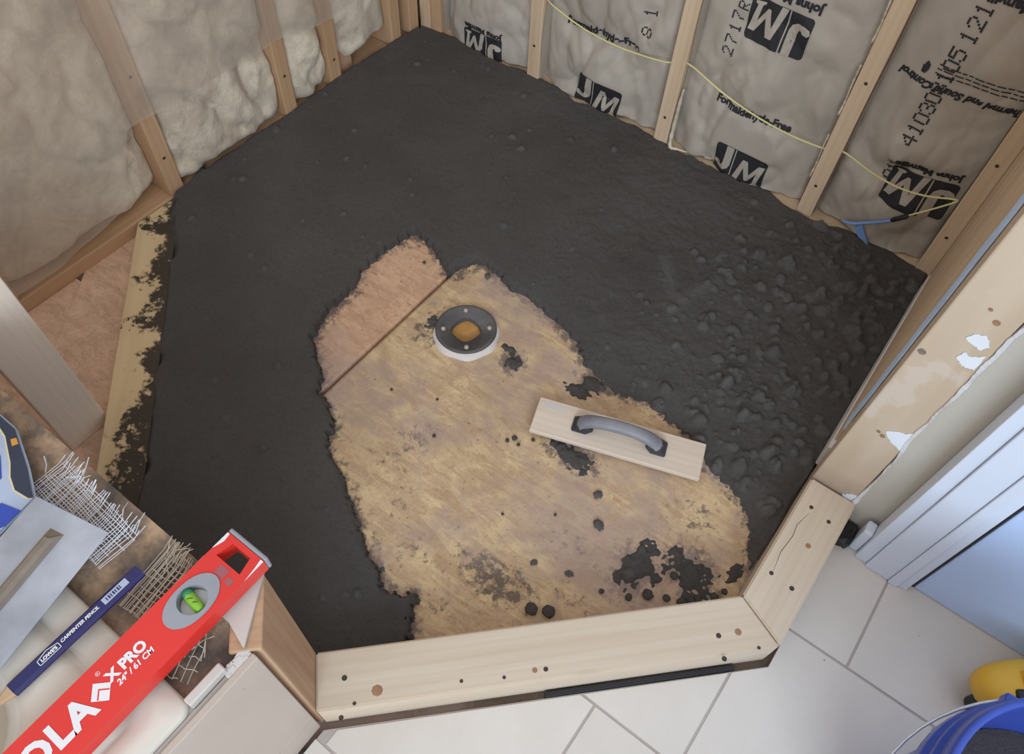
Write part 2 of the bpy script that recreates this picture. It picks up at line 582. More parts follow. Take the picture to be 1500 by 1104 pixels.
def m_glass_green():
    t = NT('vial_green')
    t.p(Base_Color=lin(150, 206, 60), Roughness=0.08, Alpha=1.0)
    t.b.inputs['Transmission Weight'].default_value = 0.25
    return t.m


M['vial'] = m_glass_green()
M['vial_dark'] = m_plain('vial_dark_green', lin(52, 132, 84), 0.15)


# ------------------------------------------------------------------ text
def text_mesh(s, size, shear=0.0, bold=0.0, spacing=1.0):
    c = bpy.data.curves.new('lettering', 'FONT')
    c.body = s; c.size = size; c.shear = shear; c.offset = bold; c.space_character = spacing
    c.align_x = 'CENTER'; c.align_y = 'CENTER'
    c.fill_mode = 'FRONT'
    c.resolution_u = 3
    o = bpy.data.objects.new('lettering', c)
    COL.objects.link(o)
    dg = bpy.context.evaluated_depsgraph_get()
    me = bpy.data.meshes.new_from_object(o.evaluated_get(dg))
    bpy.data.objects.remove(o)
    bpy.data.curves.remove(c)
    me.materials.clear()
    return me


DOT = {'0': '01110100011000110001100011000101110', '1': '00100011000010000100001000010001110', '2': '01110100010000100010001000100011111',
       '3': '01110100010000100110000011000101110', '4': '00010001100101010010111110001000010', '5': '11111100001111000001000011000101110',
       '7': '11111000010001000100010000100001000', '8': '01110100011000101110100011000101110', 'A': '01110100011000111111100011000110001',
       'F': '11111100001000011110100001000010000', 'R': '11110100011000111110101001001010001', 'T': '11111001000010000100001000010000100', ' ': '0' * 35}


def dot_mesh(s, h, pitch):
    """a row of dot-matrix characters centred on the origin"""
    bm = bmesh.new()
    d = h / 7
    n = len(s)
    for i, ch in enumerate(s):
        b = DOT[ch]
        cx = (i - (n - 1) / 2) * pitch
        for r in range(7):
            for c in range(5):
                if b[r * 5 + c] == '1':
                    x = cx + (c - 2) * d * 0.95; y = (3 - r) * d
                    w = d * 0.44
                    q = [bm.verts.new((x + a * w, y + e * w * 1.0, 0)) for a, e in ((-1, -1), (1, -1), (1, 1), (-1, 1))]
                    bm.faces.new(q)
    me = bpy.data.meshes.new('lettering')
    bm.to_mesh(me); bm.free()
    return me


def chop(me, step):
    bm = bmesh.new(); bm.from_mesh(me)
    xs = [v.co.x for v in bm.verts]; ys = [v.co.y for v in bm.verts]
    for ax, lo, hi in ((0, min(xs), max(xs)), (1, min(ys), max(ys))):
        k = math.ceil(lo / step)
        while k * step < hi:
            co = Vector((0, 0, 0)); co[ax] = k * step
            no = Vector((0, 0, 0)); no[ax] = 1
            bmesh.ops.bisect_plane(bm, geom=bm.verts[:] + bm.edges[:] + bm.faces[:], plane_co=co, plane_no=no)
            k += 1
    bmesh.ops.triangulate(bm, faces=bm.faces[:])
    bm.to_mesh(me); bm.free()
    return me


def rrect_pts(w, h, r, n=5):
    out = []
    for cx, cy, a0 in ((w / 2 - r, h / 2 - r, 0), (-w / 2 + r, h / 2 - r, 90), (-w / 2 + r, -h / 2 + r, 180), (w / 2 - r, -h / 2 + r, 270)):
        for k in range(n + 1):
            a = math.radians(a0 + 90 * k / n)
            out.append((cx + r * math.cos(a), cy + r * math.sin(a)))
    return out


def flat_poly(pts):
    bm = bmesh.new()
    bm.faces.new([bm.verts.new((p[0], p[1], 0)) for p in pts])
    bmesh.ops.triangulate(bm, faces=bm.faces[:])
    me = bpy.data.meshes.new('print')
    bm.to_mesh(me); bm.free()
    return me


def timber(name, a, b, w, t, mat, parent=None, up=(0, 0, 1), bevel=0.0025):
    """a board whose local X runs from a to b; w along local Y, t along local Z (= up)"""
    a, b = Vector(a), Vector(b)
    X = (b - a); L = X.length; X.normalize()
    Z = Vector(up); Z = (Z - X * Z.dot(X)).normalized()
    Y = Z.cross(X)
    bm = bmesh.new()
    add_box(bm, (0, -w / 2, -t / 2), (L, w / 2, t / 2), bevel, 2)
    o = from_bm(name, bm, mat)
    o.matrix_basis = Matrix.Translation(a) @ Matrix((X, Y, Z)).transposed().to_4x4()
    if parent is not None:
        o.parent = parent
        o.matrix_parent_inverse = wm(parent).inverted()
    return o


ZO = -0.054      # top of the subfloor
TOPZ = 1.55      # how far the framing is built up

# ================================================================== SETTING
# ---- subfloor: two OSB panels under the pan, orange OSB under the tub corner
EXPO = [(0.5, -0.608), (0.578, -0.618), (0.642, -0.657), (0.659, -0.616), (0.675, -0.585), (0.715, -0.585), (0.777, -0.601), (0.844, -0.6), (0.914, -0.618), (0.979, -0.638), (1.024, -0.672), (1.082, -0.682), (1.124, -0.693), (1.194, -0.67), (1.254, -0.675), (1.356, -0.715), (1.405, -0.734), (1.452, -0.752), (1.5, -0.803), (1.526, -0.867), (1.56, -0.937), (1.14, -1.36), (1.122, -1.333), (1.073, -1.263), (1.024, -1.293), (0.993, -1.269), (0.943, -1.25), (0.868, -1.206), (0.798, -1.169), (0.743, -1.145), (0.723, -1.101), (0.668, -1.073), (0.64, -1.069), (0.624, -1.033), (0.535, -0.979), (0.512, -0.914), (0.506, -0.831), (0.482, -0.772), (0.485, -0.694)]


def sdf(X, Y, P):
    d = np.full(X.shape, 1e9); s = np.ones(X.shape)
    n = len(P)
    for i in range(n):
        ax, ay = P[i]; bx, by = P[i - 1]
        ex, ey = bx - ax, by - ay
        wx, wy = X - ax, Y - ay
        t = np.clip((wx * ex + wy * ey) / (ex * ex + ey * ey), 0, 1)
        d = np.minimum(d, (wx - ex * t) ** 2 + (wy - ey * t) ** 2)
        c1 = Y >= ay; c2 = Y < by; c3 = ex * wy > ey * wx
        fl = (c1 & c2 & c3) | (~c1 & ~c2 & ~c3)
        s = np.where(fl, -s, s)
    return s * np.sqrt(d)


# stains: (x, y, rx, ry, strength)
STAIN = [(1.161, -1.163, .10, .05, .42), (1.003, -1.204, .05, .05, .30), (0.718, -0.79, .05, .07, .42), (0.903, -0.756, .035, .035, .5), (1.13, -0.862, .07, .045, .55),
         (1.36, -0.99, .05, .07, .5), (1.44, -0.93, .07, .06, .5), (0.86, -1.03, .06, .06, .24), (0.93, -0.93, .08, .04, .15), (1.40, -0.82, .07, .05, .28), (1.25, -1.02, .10, .04, .2),
         (0.85, -1.10, .06, .05, .22), (1.10, -1.26, .06, .03, .3), (1.30, -1.10, .06, .03, .24), (1.08, -0.69, .06, .03, .5), (0.66, -0.62, .03, .05, .4), (0.93, -1.15, .05, .05, .2)]


def osb_panel(name, x0, x1, y0, y1, z1, mat, parent, step=0.006, seed=0):
    xs = np.linspace(x0, x1, int((x1 - x0) / step) + 2); ys = np.linspace(y0, y1, int((y1 - y0) / step) + 2)
    X, Y = np.meshgrid(xs, ys)
    e = sdf(X, Y, EXPO)
    dirt = np.clip(0.50 + (e + 0.004) * 16, 0, 0.9)
    for sx, sy, rx, ry, st in STAIN:
        dirt = np.maximum(dirt, 1.6 * st * np.exp(-(((X - sx) / rx) ** 2 + ((Y - sy) / ry) ** 2)) + 0.0)
    dirt = dirt + 0.25 * fbm(X * 9, Y * 9, 2)
    dust = 0.35 + 1.6 * fbm(X * 5 + 3, Y * 5, 5) + 0.2 * np.clip((X - 0.9) * 1.2, 0, 0.6)
    Z = z1 + 0.0012 * fbm(X * 30, Y * 30, 1) + 0.0010 * np.abs(fbm(X * 70, Y * 70, 4))
    far = np.hypot(X - 0.776, Y + 0.755) > 0.046          # bore for the drain
    me = grid_mesh(name, X, Y, Z, far[:-1, :-1] | far[1:, 1:], attrs={'dirt': dirt, 'dust': dust})
    bm = bmesh.new(); bm.from_mesh(me)
    be = [ed for ed in bm.edges if ed.is_boundary]
    r = bmesh.ops.extrude_edge_only(bm, edges=be)
    for v in r['geom']:
        if isinstance(v, bmesh.types.BMVert): v.co.z = z1 - 0.018
    bm.to_mesh(me); bm.free()
    return mesh_obj(name, me, mat, parent, smooth=False)


floor = box('floor', (-0.25, -2.4, ZO - 0.09), (2.9, 0.25, ZO - 0.017), M['rough'])
props(floor, 'wooden subfloor under the shower pan and tub corner', kind='structure')
osb_panel('osb_panel', -0.09, 0.6385, -1.18, 0.10, ZO, M['osb_old'], floor)
osb_panel('osb_panel', 0.6485, 1.70, -1.56, 0.10, ZO + 0.0015, M['osb'], floor)
osb_panel('osb_panel', 0.30, 0.6385, -1.56, -1.1815, ZO, M['osb_old'], floor)
# orange OSB left of the diagonal sill plate
bm = bmesh.new()
prism(bm, [(-0.09, -1.182), (0.298, -1.182), (0.298, -1.22), (0.298, -1.56), (0.62, -1.56), (0.62, -2.4), (-0.09, -2.4)], ZO - 0.018, ZO - 0.0005)
from_bm('osb_panel', bm, M['osb_red'], floor)
bm = bmesh.new()
prism(bm, [(0.09, -1.010), (0.565, -1.485), (0.565, -1.559), (0.299, -1.559), (-0.085, -1.05), (-0.085, -1.010)], ZO + 0.0005, ZO + 0.003)
from_bm('osb_panel', bm, M['osb_red'], floor)

# ---- tiled bathroom floor (running bond, 31 cm pitch)
TZ = -0.040
tfloor = box('floor_tiled', (1.085, -2.4, ZO - 0.016), (2.9, -0.70, ZO - 0.0165 + 0.0), M['grout'])
tfloor.data = tfloor.data
props(tfloor, 'beige ceramic tile floor of the bathroom in running bond', kind='structure')


def clip(P, a, b, c):
    """keep a*x + b*y >= c"""
    out = []
    for i in range(len(P)):
        p, q = P[i - 1], P[i]
        dp = a * p[0] + b * p[1] - c; dq = a * q[0] + b * q[1] - c
        if (dp >= 0) != (dq >= 0):
            t = dp / (dp - dq); out.append((p[0] + (q[0] - p[0]) * t, p[1] + (q[1] - p[1]) * t))
        if dq >= 0: out.append(q)
    return out


OFFD = 2.609 + 0.020      # x - y of the outer curb face plus the ragged gap
XR = 1.619 + 0.010
PT = 0.31017
gr = bmesh.new()
for row in range(-1, 5):
    y1 = -0.9184 - PT * (row - 1) - 0.0018 - PT * 0 + 0.0
    y1 = -0.9184 + PT * (1 - row) - 0.0024
    y0 = y1 - PT + 0.0048
    # row 0: above M1 ; row 1: M1..M2 ; row 2: below M2
    ox = 1.4263 + (PT if row % 2 == 0 else PT * 0.5)
    if row % 2 == 0: ox = 1.4263
    for k in range(-2, 6):
        x0 = ox + k * PT + 0.0024; x1 = x0 + PT - 0.0048
        if x0 > 2.85 or x1 < 1.1: continue
        sq = [(x0, max(y0, -2.4)), (x1, max(y0, -2.4)), (x1, y1), (x0, y1)]
        if y1 < -2.38: continue
        sq = clip(sq, 0, -1, 0.700)
        sq = clip(sq, 1, 0, 1.100)
        if len(sq) < 3: continue
        pieces = []
        a = clip(sq, 1, 0, XR)
        if len(a) >= 3: pieces.append(a)
        b = clip(clip(sq, -1, 0, -XR), 1, -1, OFFD)
        if len(b) >= 3: pieces.append(b)
        ok = [p for p in pieces if abs(sum(p[i - 1][0] * p[i][1] - p[i][0] * p[i - 1][1] for i in range(len(p)))) > 4e-4]
        if not ok: continue
        bm = bmesh.new()
        for p in ok: prism(bm, p, TZ - 0.009, TZ + random.uniform(-0.0003, 0.0003) * 0)
        from_bm('floor_tile', bm, M['tile'], tfloor)
# grout bed that fills the joints
bm = bmesh.new()
prism(bm, [(1.632, -0.690), (2.88, -0.690), (2.88, -2.4), (1.101, -2.4), (1.101, -1.524), (1.630, -0.997)], ZO + 0.0022, TZ - 0.0009)
from_bm('grout_bed', bm, M['grout'], tfloor)

# ---- left wall (plane x = 0), open studs
wall_l = box('wall_left', (-0.115, -2.4, ZO - 0.016), (-0.092, 0.115, TOPZ), M['osb_red'])
props(wall_l, 'open stud wall with white insulation', kind='structure')
timber('bottom_plate', (-0.046, -2.4, ZO + 0.019), (-0.046, -0.001, ZO + 0.019), 0.088, 0.037, M['stud'], wall_l)


def stud_left(y, mat='stud', w=0.038):
    timber('stud', (-0.046, y, ZO + 0.039), (-0.046, y, TOPZ), w, 0.088, M[mat], wall_l, up=(1, 0, 0))


for y in (-0.879, -0.504, -0.338, -0.097, -0.0200, -1.322, -1.73):
    stud_left(y)
# blocking low in the corner bay
timber('blocking', (-0.055, -0.317, 0.012), (-0.055, -0.255, 0.012), 0.06, 0.09, M['post'], wall_l)

# ---- right wall (plane y = 0), kraft-faced batts between studs
wall_r = box('wall_right', (-0.09, 0.092, ZO - 0.016), (2.9, 0.115, TOPZ), M['osb_red'])
props(wall_r, 'open stud wall with paper faced insulation', kind='structure')
timber('bottom_plate', (0.001, 0.046, -0.022), (1.66, 0.046, -0.022), 0.088, 0.037, M['stud_pale'], wall_r)


def stud_right(x, mat='stud_pale', w=0.038):
    o = timber('stud', (x, 0.046, -0.006), (x, 0.046, TOPZ), w, 0.088, M[mat], wall_r, up=(0, -1, 0))
    return o


RS = (0.020, 0.401, 0.807, 1.213, 1.513)
for x in RS: stud_right(x)
stud_right(0.0595, 'stud')


def screw_dot(p, nrm, r=0.0032, parent=None, name='nail_head', mat='hole'):
    bm = bmesh.new()
    lathe(bm, [(r * 0.5, -0.001), (r, 0.0002), (r * 0.9, 0.0008), (0.0002, 0.0005)], 8)
    o = from_bm(name, bm, M[mat])
    o.matrix_basis = Matrix.Translation(p) @ Vector((0, 0, 1)).rotation_difference(Vector(nrm)).to_matrix().to_4x4()
    if parent is not None:
        o.parent = parent
        o.matrix_parent_inverse = wm(parent).inverted()
    return o


for x, z in ((0.401, 0.10), (0.807, 0.075), (1.213, 0.085), (1.215, 0.36), (1.513, 0.11), (1.512, 0.31)):
    screw_dot((x, 0.0015, z), (0, -1, 0), 0.004, wall_r)
for y, z in ((-0.504, 0.10), (-0.338, 0.06), (-0.879, 0.3), (-0.88, 0.09)):
    screw_dot((-0.0015, y, z), (1, 0, 0), 0.004, wall_l)

# ---- return wall at the right end of the shower (x = 1.53 .. 1.62, ends at y = -0.667)
wall_e = box('wall_end', (1.560, -0.55, -0.010), (1.590, 0.0, TOPZ), M['gypsum'])
props(wall_e, 'short return wall with bare stud end beside the door', kind='structure')
timber('bottom_plate', (1.575, -0.628, -0.030), (1.575, -0.002, -0.030), 0.086, 0.036, M['stud_pale'], wall_e)
for y in (-0.022, -0.42):
    timber('stud', (1.575, y, -0.010), (1.575, y, TOPZ), 0.038, 0.086, M['stud_pale'], wall_e, up=(-1, 0, 0))
timber('end_stud', (1.571, -0.648, -0.050), (1.571, -0.648, TOPZ), 0.082, 0.038, M['wallend'], wall_e, up=(0, -1, 0), bevel=0.003)
# ragged edge of a torn membrane between the studs and the end board
bm = bmesh.new()
zz = np.linspace(0.13, TOPZ, 40)
L, R = [], []
for i, z in enumerate(zz):
    j = 0.003 * math.sin(i * 1.7) + 0.003 * random.random()
    L.append((1.5255, -0.582 + j, z)); R.append((1.5265, -0.612 + 0.5 * j, z))
va = [bm.verts.new(p) for p in L]; vb = [bm.verts.new(p) for p in R]
vc = [bm.verts.new((p[0] + 0.003, p[1], p[2])) for p in L]; vd = [bm.verts.new((p[0] + 0.003, p[1], p[2])) for p in R]
for i in range(39):
    for a, b in ((va, vb), (vc, va), (vb, vd)):
        bm.faces.new((a[i], b[i], b[i + 1], a[i + 1]))
from_bm('membrane_edge', bm, M['blue_foam'], wall_e)
# thin boards on the inner face
timber('furring_board', (1.535, -0.300, -0.008), (1.535, -0.300, TOPZ), 0.240, 0.012, M['stud_pale'], wall_e, up=(-1, 0, 0))
timber('furring_board', (1.535, -0.500, -0.008), (1.535, -0.500, TOPZ), 0.155, 0.012, M['stud_pale'], wall_e, up=(-1, 0, 0))
timber('furring_board', (1.535, -0.110, -0.008), (1.535, -0.110, TOPZ), 0.135, 0.012, M['stud_pale'], wall_e, up=(-1, 0, 0))
timber('furring_board', (1.533, -0.635, -0.050), (1.533, -0.635, TOPZ), 0.030, 0.006, M['stud_pale'], wall_e, up=(-1, 0, 0))
timber('base_strip', (1.531, -0.600, 0.012), (1.531, -0.050, 0.012), 0.070, 0.010, M['gypsum'], wall_e, up=(-1, 0, 0))
# knots, screw and torn patches on the end face
for x, z, r in ((1.575, 0.235, .0045), (1.566, 0.240, .0035), (1.588, 0.545, .005), (1.572, 0.56, .003), (1.583, 0.73, .006)):
    screw_dot((x, -0.6675, z), (0, -1, 0), r, wall_e, 'knot', 'knot')
screw_dot((1.540, -0.6675, 0.44), (0, -1, 0), 0.006, wall_e, 'screw', 'alu')


def torn_patch(pts, y=-0.6685, name='torn_paper', th=0.0012, mat='paper_torn'):
    bm = bmesh.new()
    q = []
    for i in range(len(pts)):
        p0, p1 = pts[i - 1], pts[i]
        for k in range(6):
            t = k / 6
            q.append((p0[0] + (p1[0] - p0[0]) * t + random.uniform(-.0013, .0013), p0[1] + (p1[1] - p0[1]) * t + random.uniform(-.0018, .0018)))
    pts = q
    a = [bm.verts.new((p[0], y, p[1])) for p in pts]
    b = [bm.verts.new((p[0], y + th, p[1])) for p in pts]
    bm.faces.new(a)
    for i in range(len(pts)):
        bm.faces.new((a[i - 1], a[i], b[i], b[i - 1]))
    return from_bm(name, bm, M[mat], wall_e)


torn_patch([(1.571, .500), (1.578, .515), (1.590, .518), (1.602, .505), (1.596, .492), (1.584, .496)])
torn_patch([(1.578, .462), (1.583, .476), (1.594, .474), (1.606, .486), (1.607, .455), (1.592, .452)])
torn_patch([(1.573, .250), (1.586, .263), (1.598, .268), (1.609, .280), (1.609, .225), (1.590, .232)], mat='paper_torn')
torn_patch([(1.590, .035), (1.600, .05), (1.609, .055), (1.609, .010), (1.602, -.01)], mat='paper_torn')

# ---- drywall with torn edge, then casing and door (plane y = -0.68)
zz = np.linspace(-0.02, TOPZ, 420)
bm = bmesh.new()
LA, LB = [], []
for i, z in enumerate(zz):
    j = float(0.010 * fbm(np.array(z * 14.0), np.array(0.5), 2, 4) + 0.0012 * (random.random() - 0.5))
    if 0.20 < z < 0.32: j -= 0.005 * math.sin(PI * (z - 0.20) / 0.12)
    LA.append((1.612 + j, z))
    LB.append((1.6165 + 0.5 * j + float(0.008 * fbm(np.array(z * 22.0), np.array(3.5), 5, 3)), z))


def strip(bm, A, B, yA, yB):
    a = [bm.verts.new((p[0], yA, p[1])) for p in A]; b = [bm.verts.new((p[0], yB, p[1])) for p in B]
    for i in range(len(A) - 1): bm.faces.new((a[i], b[i], b[i + 1], a[i + 1]))
    return a, b


wall_d = box('wall_door', (1.626, -0.672, -0.05), (2.9, -0.60, TOPZ), M['gypsum'])
props(wall_d, 'beige painted wall around the white door', kind='structure')
bm = bmesh.new()
strip(bm, LA, LB, -0.6695, -0.6735)
strip(bm, LA, LA, -0.6695, -0.655)
from_bm('torn_edge', bm, M['paper_torn'], wall_d)
bm = bmesh.new()
strip(bm, LB, [(1.672, z) for z in zz], -0.6742, -0.6742)
strip(bm, LB, LB, -0.6742, -0.670)
from_bm('painted_skin', bm, M['paint_beige'], wall_d)
# dark broken corner at the foot of the drywall
bm = bmesh.new()
add_box(bm, (1.623, -0.722, -0.050), (1.648, -0.679, -0.012), 0.006, 2)
for v in bm.verts: v.co += Vector((random.uniform(-.003, .003), random.uniform(-.004, .004), random.uniform(-.004, .004)))
from_bm('broken_corner', bm, M['black'], wall_d)

trim = empty('trim_1', (1.67, -0.70, -0.04))
props(trim, 'white door casing with stepped profile', kind='structure')
for x0, x1, yf in ((1.668, 1.690, -0.722), (1.6905, 1.735, -0.728), (1.7355, 1.752, -0.732), (1.7525, 1.768, -0.726)):
    box('casing_strip', (x0, yf, -0.0395), (x1, -0.683, TOPZ), M['white_trim'], trim, 0.0016, 2)
box('baseboard_end', (1.650, -0.712, -0.0395), (1.6675, -0.6835, 0.035), M['white_trim'], trim, 0.004, 2)
box('gap_shade', (1.7685, -0.712, -0.038), (1.777, -0.683, TOPZ), M['black'], trim)  # black strip standing in for the shade in the gap between casing and door
door = empty('door_1', (1.778, -0.70, -0.03))
props(door, 'plain white door', kind='structure')
bm = bmesh.new(); add_box(bm, (1.778, -0.712, -0.0385), (2.59, -0.684, TOPZ), 0.003, 2)
from_bm('door_leaf', bm, M['door'], door)
bm = bmesh.new(); lathe(bm, [(0.0001, 0), (0.026, 0), (0.026, 0.006), (0.012, 0.01), (0.012, 0.03), (0.028, 0.045), (0.028, 0.06), (0.0001, 0.068)], 20)
kn = from_bm('door_knob', bm, M['alu'], door, smooth=True)
kn.matrix_basis = Matrix.Translation((2.52, -0.712, 0.95)) @ Matrix.Rotation(PI / 2, 4, 'X')
kn.matrix_parent_inverse = door.matrix_basis.inverted()

# ================================================================== THINGS
# ---- curb timbers (89 x 89), sill plate, posts
CT, CB = 0.035, ZO + 0.0025


def curb(name, pts, a, b, label):
    """pts = plan polygon; mesh is built in the frame of the board so that the grain runs along it"""
    a, b = Vector((*a, 0)), Vector((*b, 0))
    X = (b - a).normalized()
    Mx = Matrix.Translation(a) @ Matrix((X, Vector((-X.y, X.x, 0)), Vector((0, 0, 1)))).transposed().to_4x4()
    e = empty(name, a)
    props(e, label, 'curb timber')
    bm = bmesh.new()
    prism(bm, pts, CB, CT)
    bmesh.ops.recalc_face_normals(bm, faces=bm.faces[:])
    bmesh.ops.bevel(bm, geom=[ed for ed in bm.edges], offset=0.003, segments=2, affect='EDGES')
    for v in bm.verts: v.co = Mx.inverted() @ v.co
    o = from_bm('beam', bm, M['curb'])
    o.parent = e
    o.matrix_parent_inverse = e.matrix_basis.inverted()
    o.matrix_basis = Mx
    return o


d9 = 0.089 / math.sqrt(2)
c1 = curb('curb_timber', [(1.029, -1.4515), (1.029 + d9, -1.4515 - d9), (1.6185, -0.9885), (1.5300, -0.9505)], (1.029, -1.45), (1.53, -0.949),
          'long pale timber curb with knots running diagonally across the shower opening')
c2 = curb('curb_timber', [(1.5305, -0.9490), (1.6190, -0.9868), (1.6190, -0.671), (1.5305, -0.671)], (1.575, -0.95), (1.575, -0.66),
          'short pale timber curb between the bare wall end and the long curb')
for p, r in (((1.092, -1.452), .0045), ((1.130, -1.470), .003), ((1.128, -1.497), .004), ((1.29, -1.30), .003), ((1.335, -1.25), .004), ((1.351, -1.286), .005), ((1.24, -1.345), .003), ((1.53, -1.035), .0045), ((1.555, -1.062), .0045), ((1.592, -1.012), .003)):
    screw_dot((p[0], p[1], CT), (0, 0, 1), r, c1, 'screw_hole')
for p, r in (((1.145, -1.435), .009), ((1.322, -1.262), .0045), ((1.553, -1.01), .006)):
    screw_dot((p[0], p[1], CT - 0.0002), (0, 0, 1), r, c1, 'knot', 'knot')
for p, r in (((1.555, -0.728), .004), ((1.592, -0.735), .004), ((1.552, -0.885), .004), ((1.592, -0.888), .0045)):
    screw_dot((p[0], p[1], CT), (0, 0, 1), r, c2, 'screw_hole')
screw_dot((1.582, -0.80, CT), (0, 0, 1), 0.005, c2, 'knot', 'knot')
bm = bmesh.new()
tube(bm, [(1.553, -0.88, CT + .0001), (1.548, -0.84, CT + .0002), (1.552, -0.80, CT + .0001), (1.549, -0.775, CT + .0002), (1.557, -0.74, CT)], [.0002, .0005, .0006, .0005, .0002], 5)
from_bm('crack', bm, M['hole'], c2)

# sill plate: local Y points to the mortar
sp = timber('sill_plate', (0.002, -0.940, -0.0345), (0.60, -1.538, -0.0345), 0.089, 0.037, M['plate'], up=(0, 0, 1))
for v in sp.data.vertices:      # bevel-cut end against the left wall
    if v.co.x < 0.1: v.co.x += -v.co.y * 1.0 + 0.0
props(sp, 'flat pine sill plate smeared with dark mortar along the edge of the pan', 'sill plate')

post = timber('post', (1.0455, -1.4955, ZO + 0.003), (1.0455, -1.4955, 0.392), 0.089, 0.038, M['post'], up=(1, 1, 0))
props(post, 'stained upright post where the long curb meets the tub deck', 'post')
fs = timber('framing_stud', (0.343, -1.412, ZO + 0.003), (0.343, -1.412, 1.2), 0.087, 0.038, M['stud_grey'], up=(1, 0, 0))
props(fs, 'pale upright stud standing on bare orange floor sheathing beside the sill plate', 'stud')

# black membrane strip under the long curb
ms = timber('membrane_strip', (1.352, -1.266, TZ - 0.004), (1.582, -1.036, TZ - 0.004), 0.009, 0.010, M['black'], up=(0, 0, 1), bevel=0.001)
props(ms, 'black rubber strip in the gap between long curb and floor tile', 'membrane strip')

# ---- the mortar bed
STEP = 0.003
xs = np.arange(-0.03, 1.5305, STEP); ys = np.arange(-1.4855, 0.032, STEP)
X, Y = np.meshgrid(xs, ys)
rng = np.random.default_rng(11)
OUT = [(0.004, 0.003), (1.528, 0.003), (1.5285, -0.952), (1.030, -1.4495), (1.003, -1.4845), (0.612, -1.4845), (0.004, -0.888)]
wob = 0.016 * fbm(X * 16, Y * 16, 1, 4) + 0.014 * fbm(X * 70, Y * 70, 3, 3) + 0.010 * (vnoise(X * 170, Y * 170, 5) - 0.5)
e = sdf(X, Y, EXPO)
e_n = e + wob * (0.9 + 0.9 * np.clip((X - 0.9) * 3, 0, 1)) - 0.004
right = np.clip((X - 0.95) * 4 + (Y + 0.95) * 2.0, 0, 1)         # loose, lumpy side
e_s = np.maximum(e + 0.010 * fbm(X * 12, Y * 12, 1, 2) + 0.006, np.minimum(e_n, 0.004) * 0.8)
edge = (1 - right) * 0.020 * np.clip(e_s / 0.020, 0, 1) ** 0.8 + right * 0.018 * np.clip(e_s / 0.055, 0, 1)
rise = 0.034 * np.clip(e_s / 0.55, 0, 1)
h = np.where(e_n > 0, edge + rise + 0.0004, 0)
h += np.where(e_n > 0, 0.010 * fbm(X * 4, Y * 4, 5, 3) + (0.003 + 0.006 * right) * fbm(X * 24, Y * 24, 2, 3) + (0.0012 + 0.003 * right) * fbm(X * 90, Y * 90, 6, 3), 0) * np.clip(e_n / 0.04, 0, 1)
h = np.where(e_n <= 0, np.maximum(-0.004, e_n * 0.6), h)
# stray smears of mortar left on the bare sheathing
blob = np.full(X.shape, -1.0)
for sx, sy, rx, ry in ((1.357, -0.985, .036, .060), (1.437, -0.930, .055, .042), (1.128, -0.868, .052, .030), (0.903, -0.757, .026, .028), (1.075, -0.697, .03, .02), (1.507, -0.885, .016, .03), (1.395, -0.985, .012, .02), (1.462, -0.975, .022, .012), (0.878, -0.735, .02, .012), (1.06, -0.73, .03, .02), (0.706, -0.778, .022, .026)):
    q = 1 - np.sqrt(((X - sx) / rx) ** 2 + ((Y - sy) / ry) ** 2)
    blob = np.maximum(blob, q)
blob = blob * 0.010 + 0.012 * fbm(X * 45, Y * 45, 0, 4) + 0.006 * (vnoise(X * 160, Y * 160, 3) - 0.5) - 0.0010
h = np.where((e_n <= 0) & (blob > h) & (blob > -0.004), np.minimum(blob, 0.007), h)
# screed stroke left by a tool
STROKE = np.zeros(X.shape)
for (ax, ay), (bx, by), wd, dz in (((1.02, -0.33), (1.11, -0.43), .018, -.003), ((1.10, -0.43), (1.15, -0.31), .022, .004)):
    ex, ey = bx - ax, by - ay
    t = np.clip(((X - ax) * ex + (Y - ay) * ey) / (ex * ex + ey * ey), 0, 1)
    dd = np.hypot(X - ax - ex * t, Y - ay - ey * t)
    h += dz * np.exp(-(dd / wd) ** 2 * 1.5)
    STROKE = np.maximum(STROKE, np.exp(-(dd / wd) ** 2 * 1.5))
# clods
dry = np.zeros(X.shape)
nl = 0
while nl < 1230:
    lx, ly = rng.uniform(0.02, 1.52), rng.uniform(-1.46, -0.01)
    big = nl >= 1150
    if big: lx, ly = rng.uniform(1.12, 1.51), rng.uniform(-0.80, -0.06)
    dens = 0.07 + 0.93 * np.clip((lx - 0.95) * 2.0, 0, 1) * np.clip(1.25 + ly * 0.25, 0, 1)
    if lx > 1.25 and ly < -0.3: dens = 1.0
    if rng.random() > dens: continue
    nl += 1
    ix = int(round((lx - xs[0]) / STEP)); iy = int(round((ly - ys[0]) / STEP))
    if not (0 <= ix < len(xs) and 0 <= iy < len(ys)): continue
    if e_n[iy, ix] < 0.004 and rng.random() > 0.05: continue
    r = 0.003 + 0.010 * rng.random() ** 2.6
    if lx > 1.15: r *= 1.4
    if big: r = rng.uniform(0.007, 0.0125)
    k = int(r / STEP) + 2
    sl = np.s_[max(0, iy - k):iy + k + 1, max(0, ix - k):ix + k + 1]
    dx = X[sl] - lx; dy = Y[sl] - ly
    an = rng.uniform(0, PI); asp = rng.uniform(0.7, 1.0)
    u = dx * math.cos(an) + dy * math.sin(an); v = (-dx * math.sin(an) + dy * math.cos(an)) / asp
    d2 = r * r - u * u - v * v
    bump = np.where(d2 > 0, np.sqrt(np.maximum(d2, 0)) * rng.uniform(0.45, 0.85), 0)
    h[sl] = np.where(d2 > 0, np.maximum(h[sl], 0) * 1.0 + bump, h[sl])
    dry[sl] = np.where(d2 > 0, np.maximum(dry[sl], min(1.0, r / 0.011) * rng.uniform(0.3, 1.0)), dry[sl])
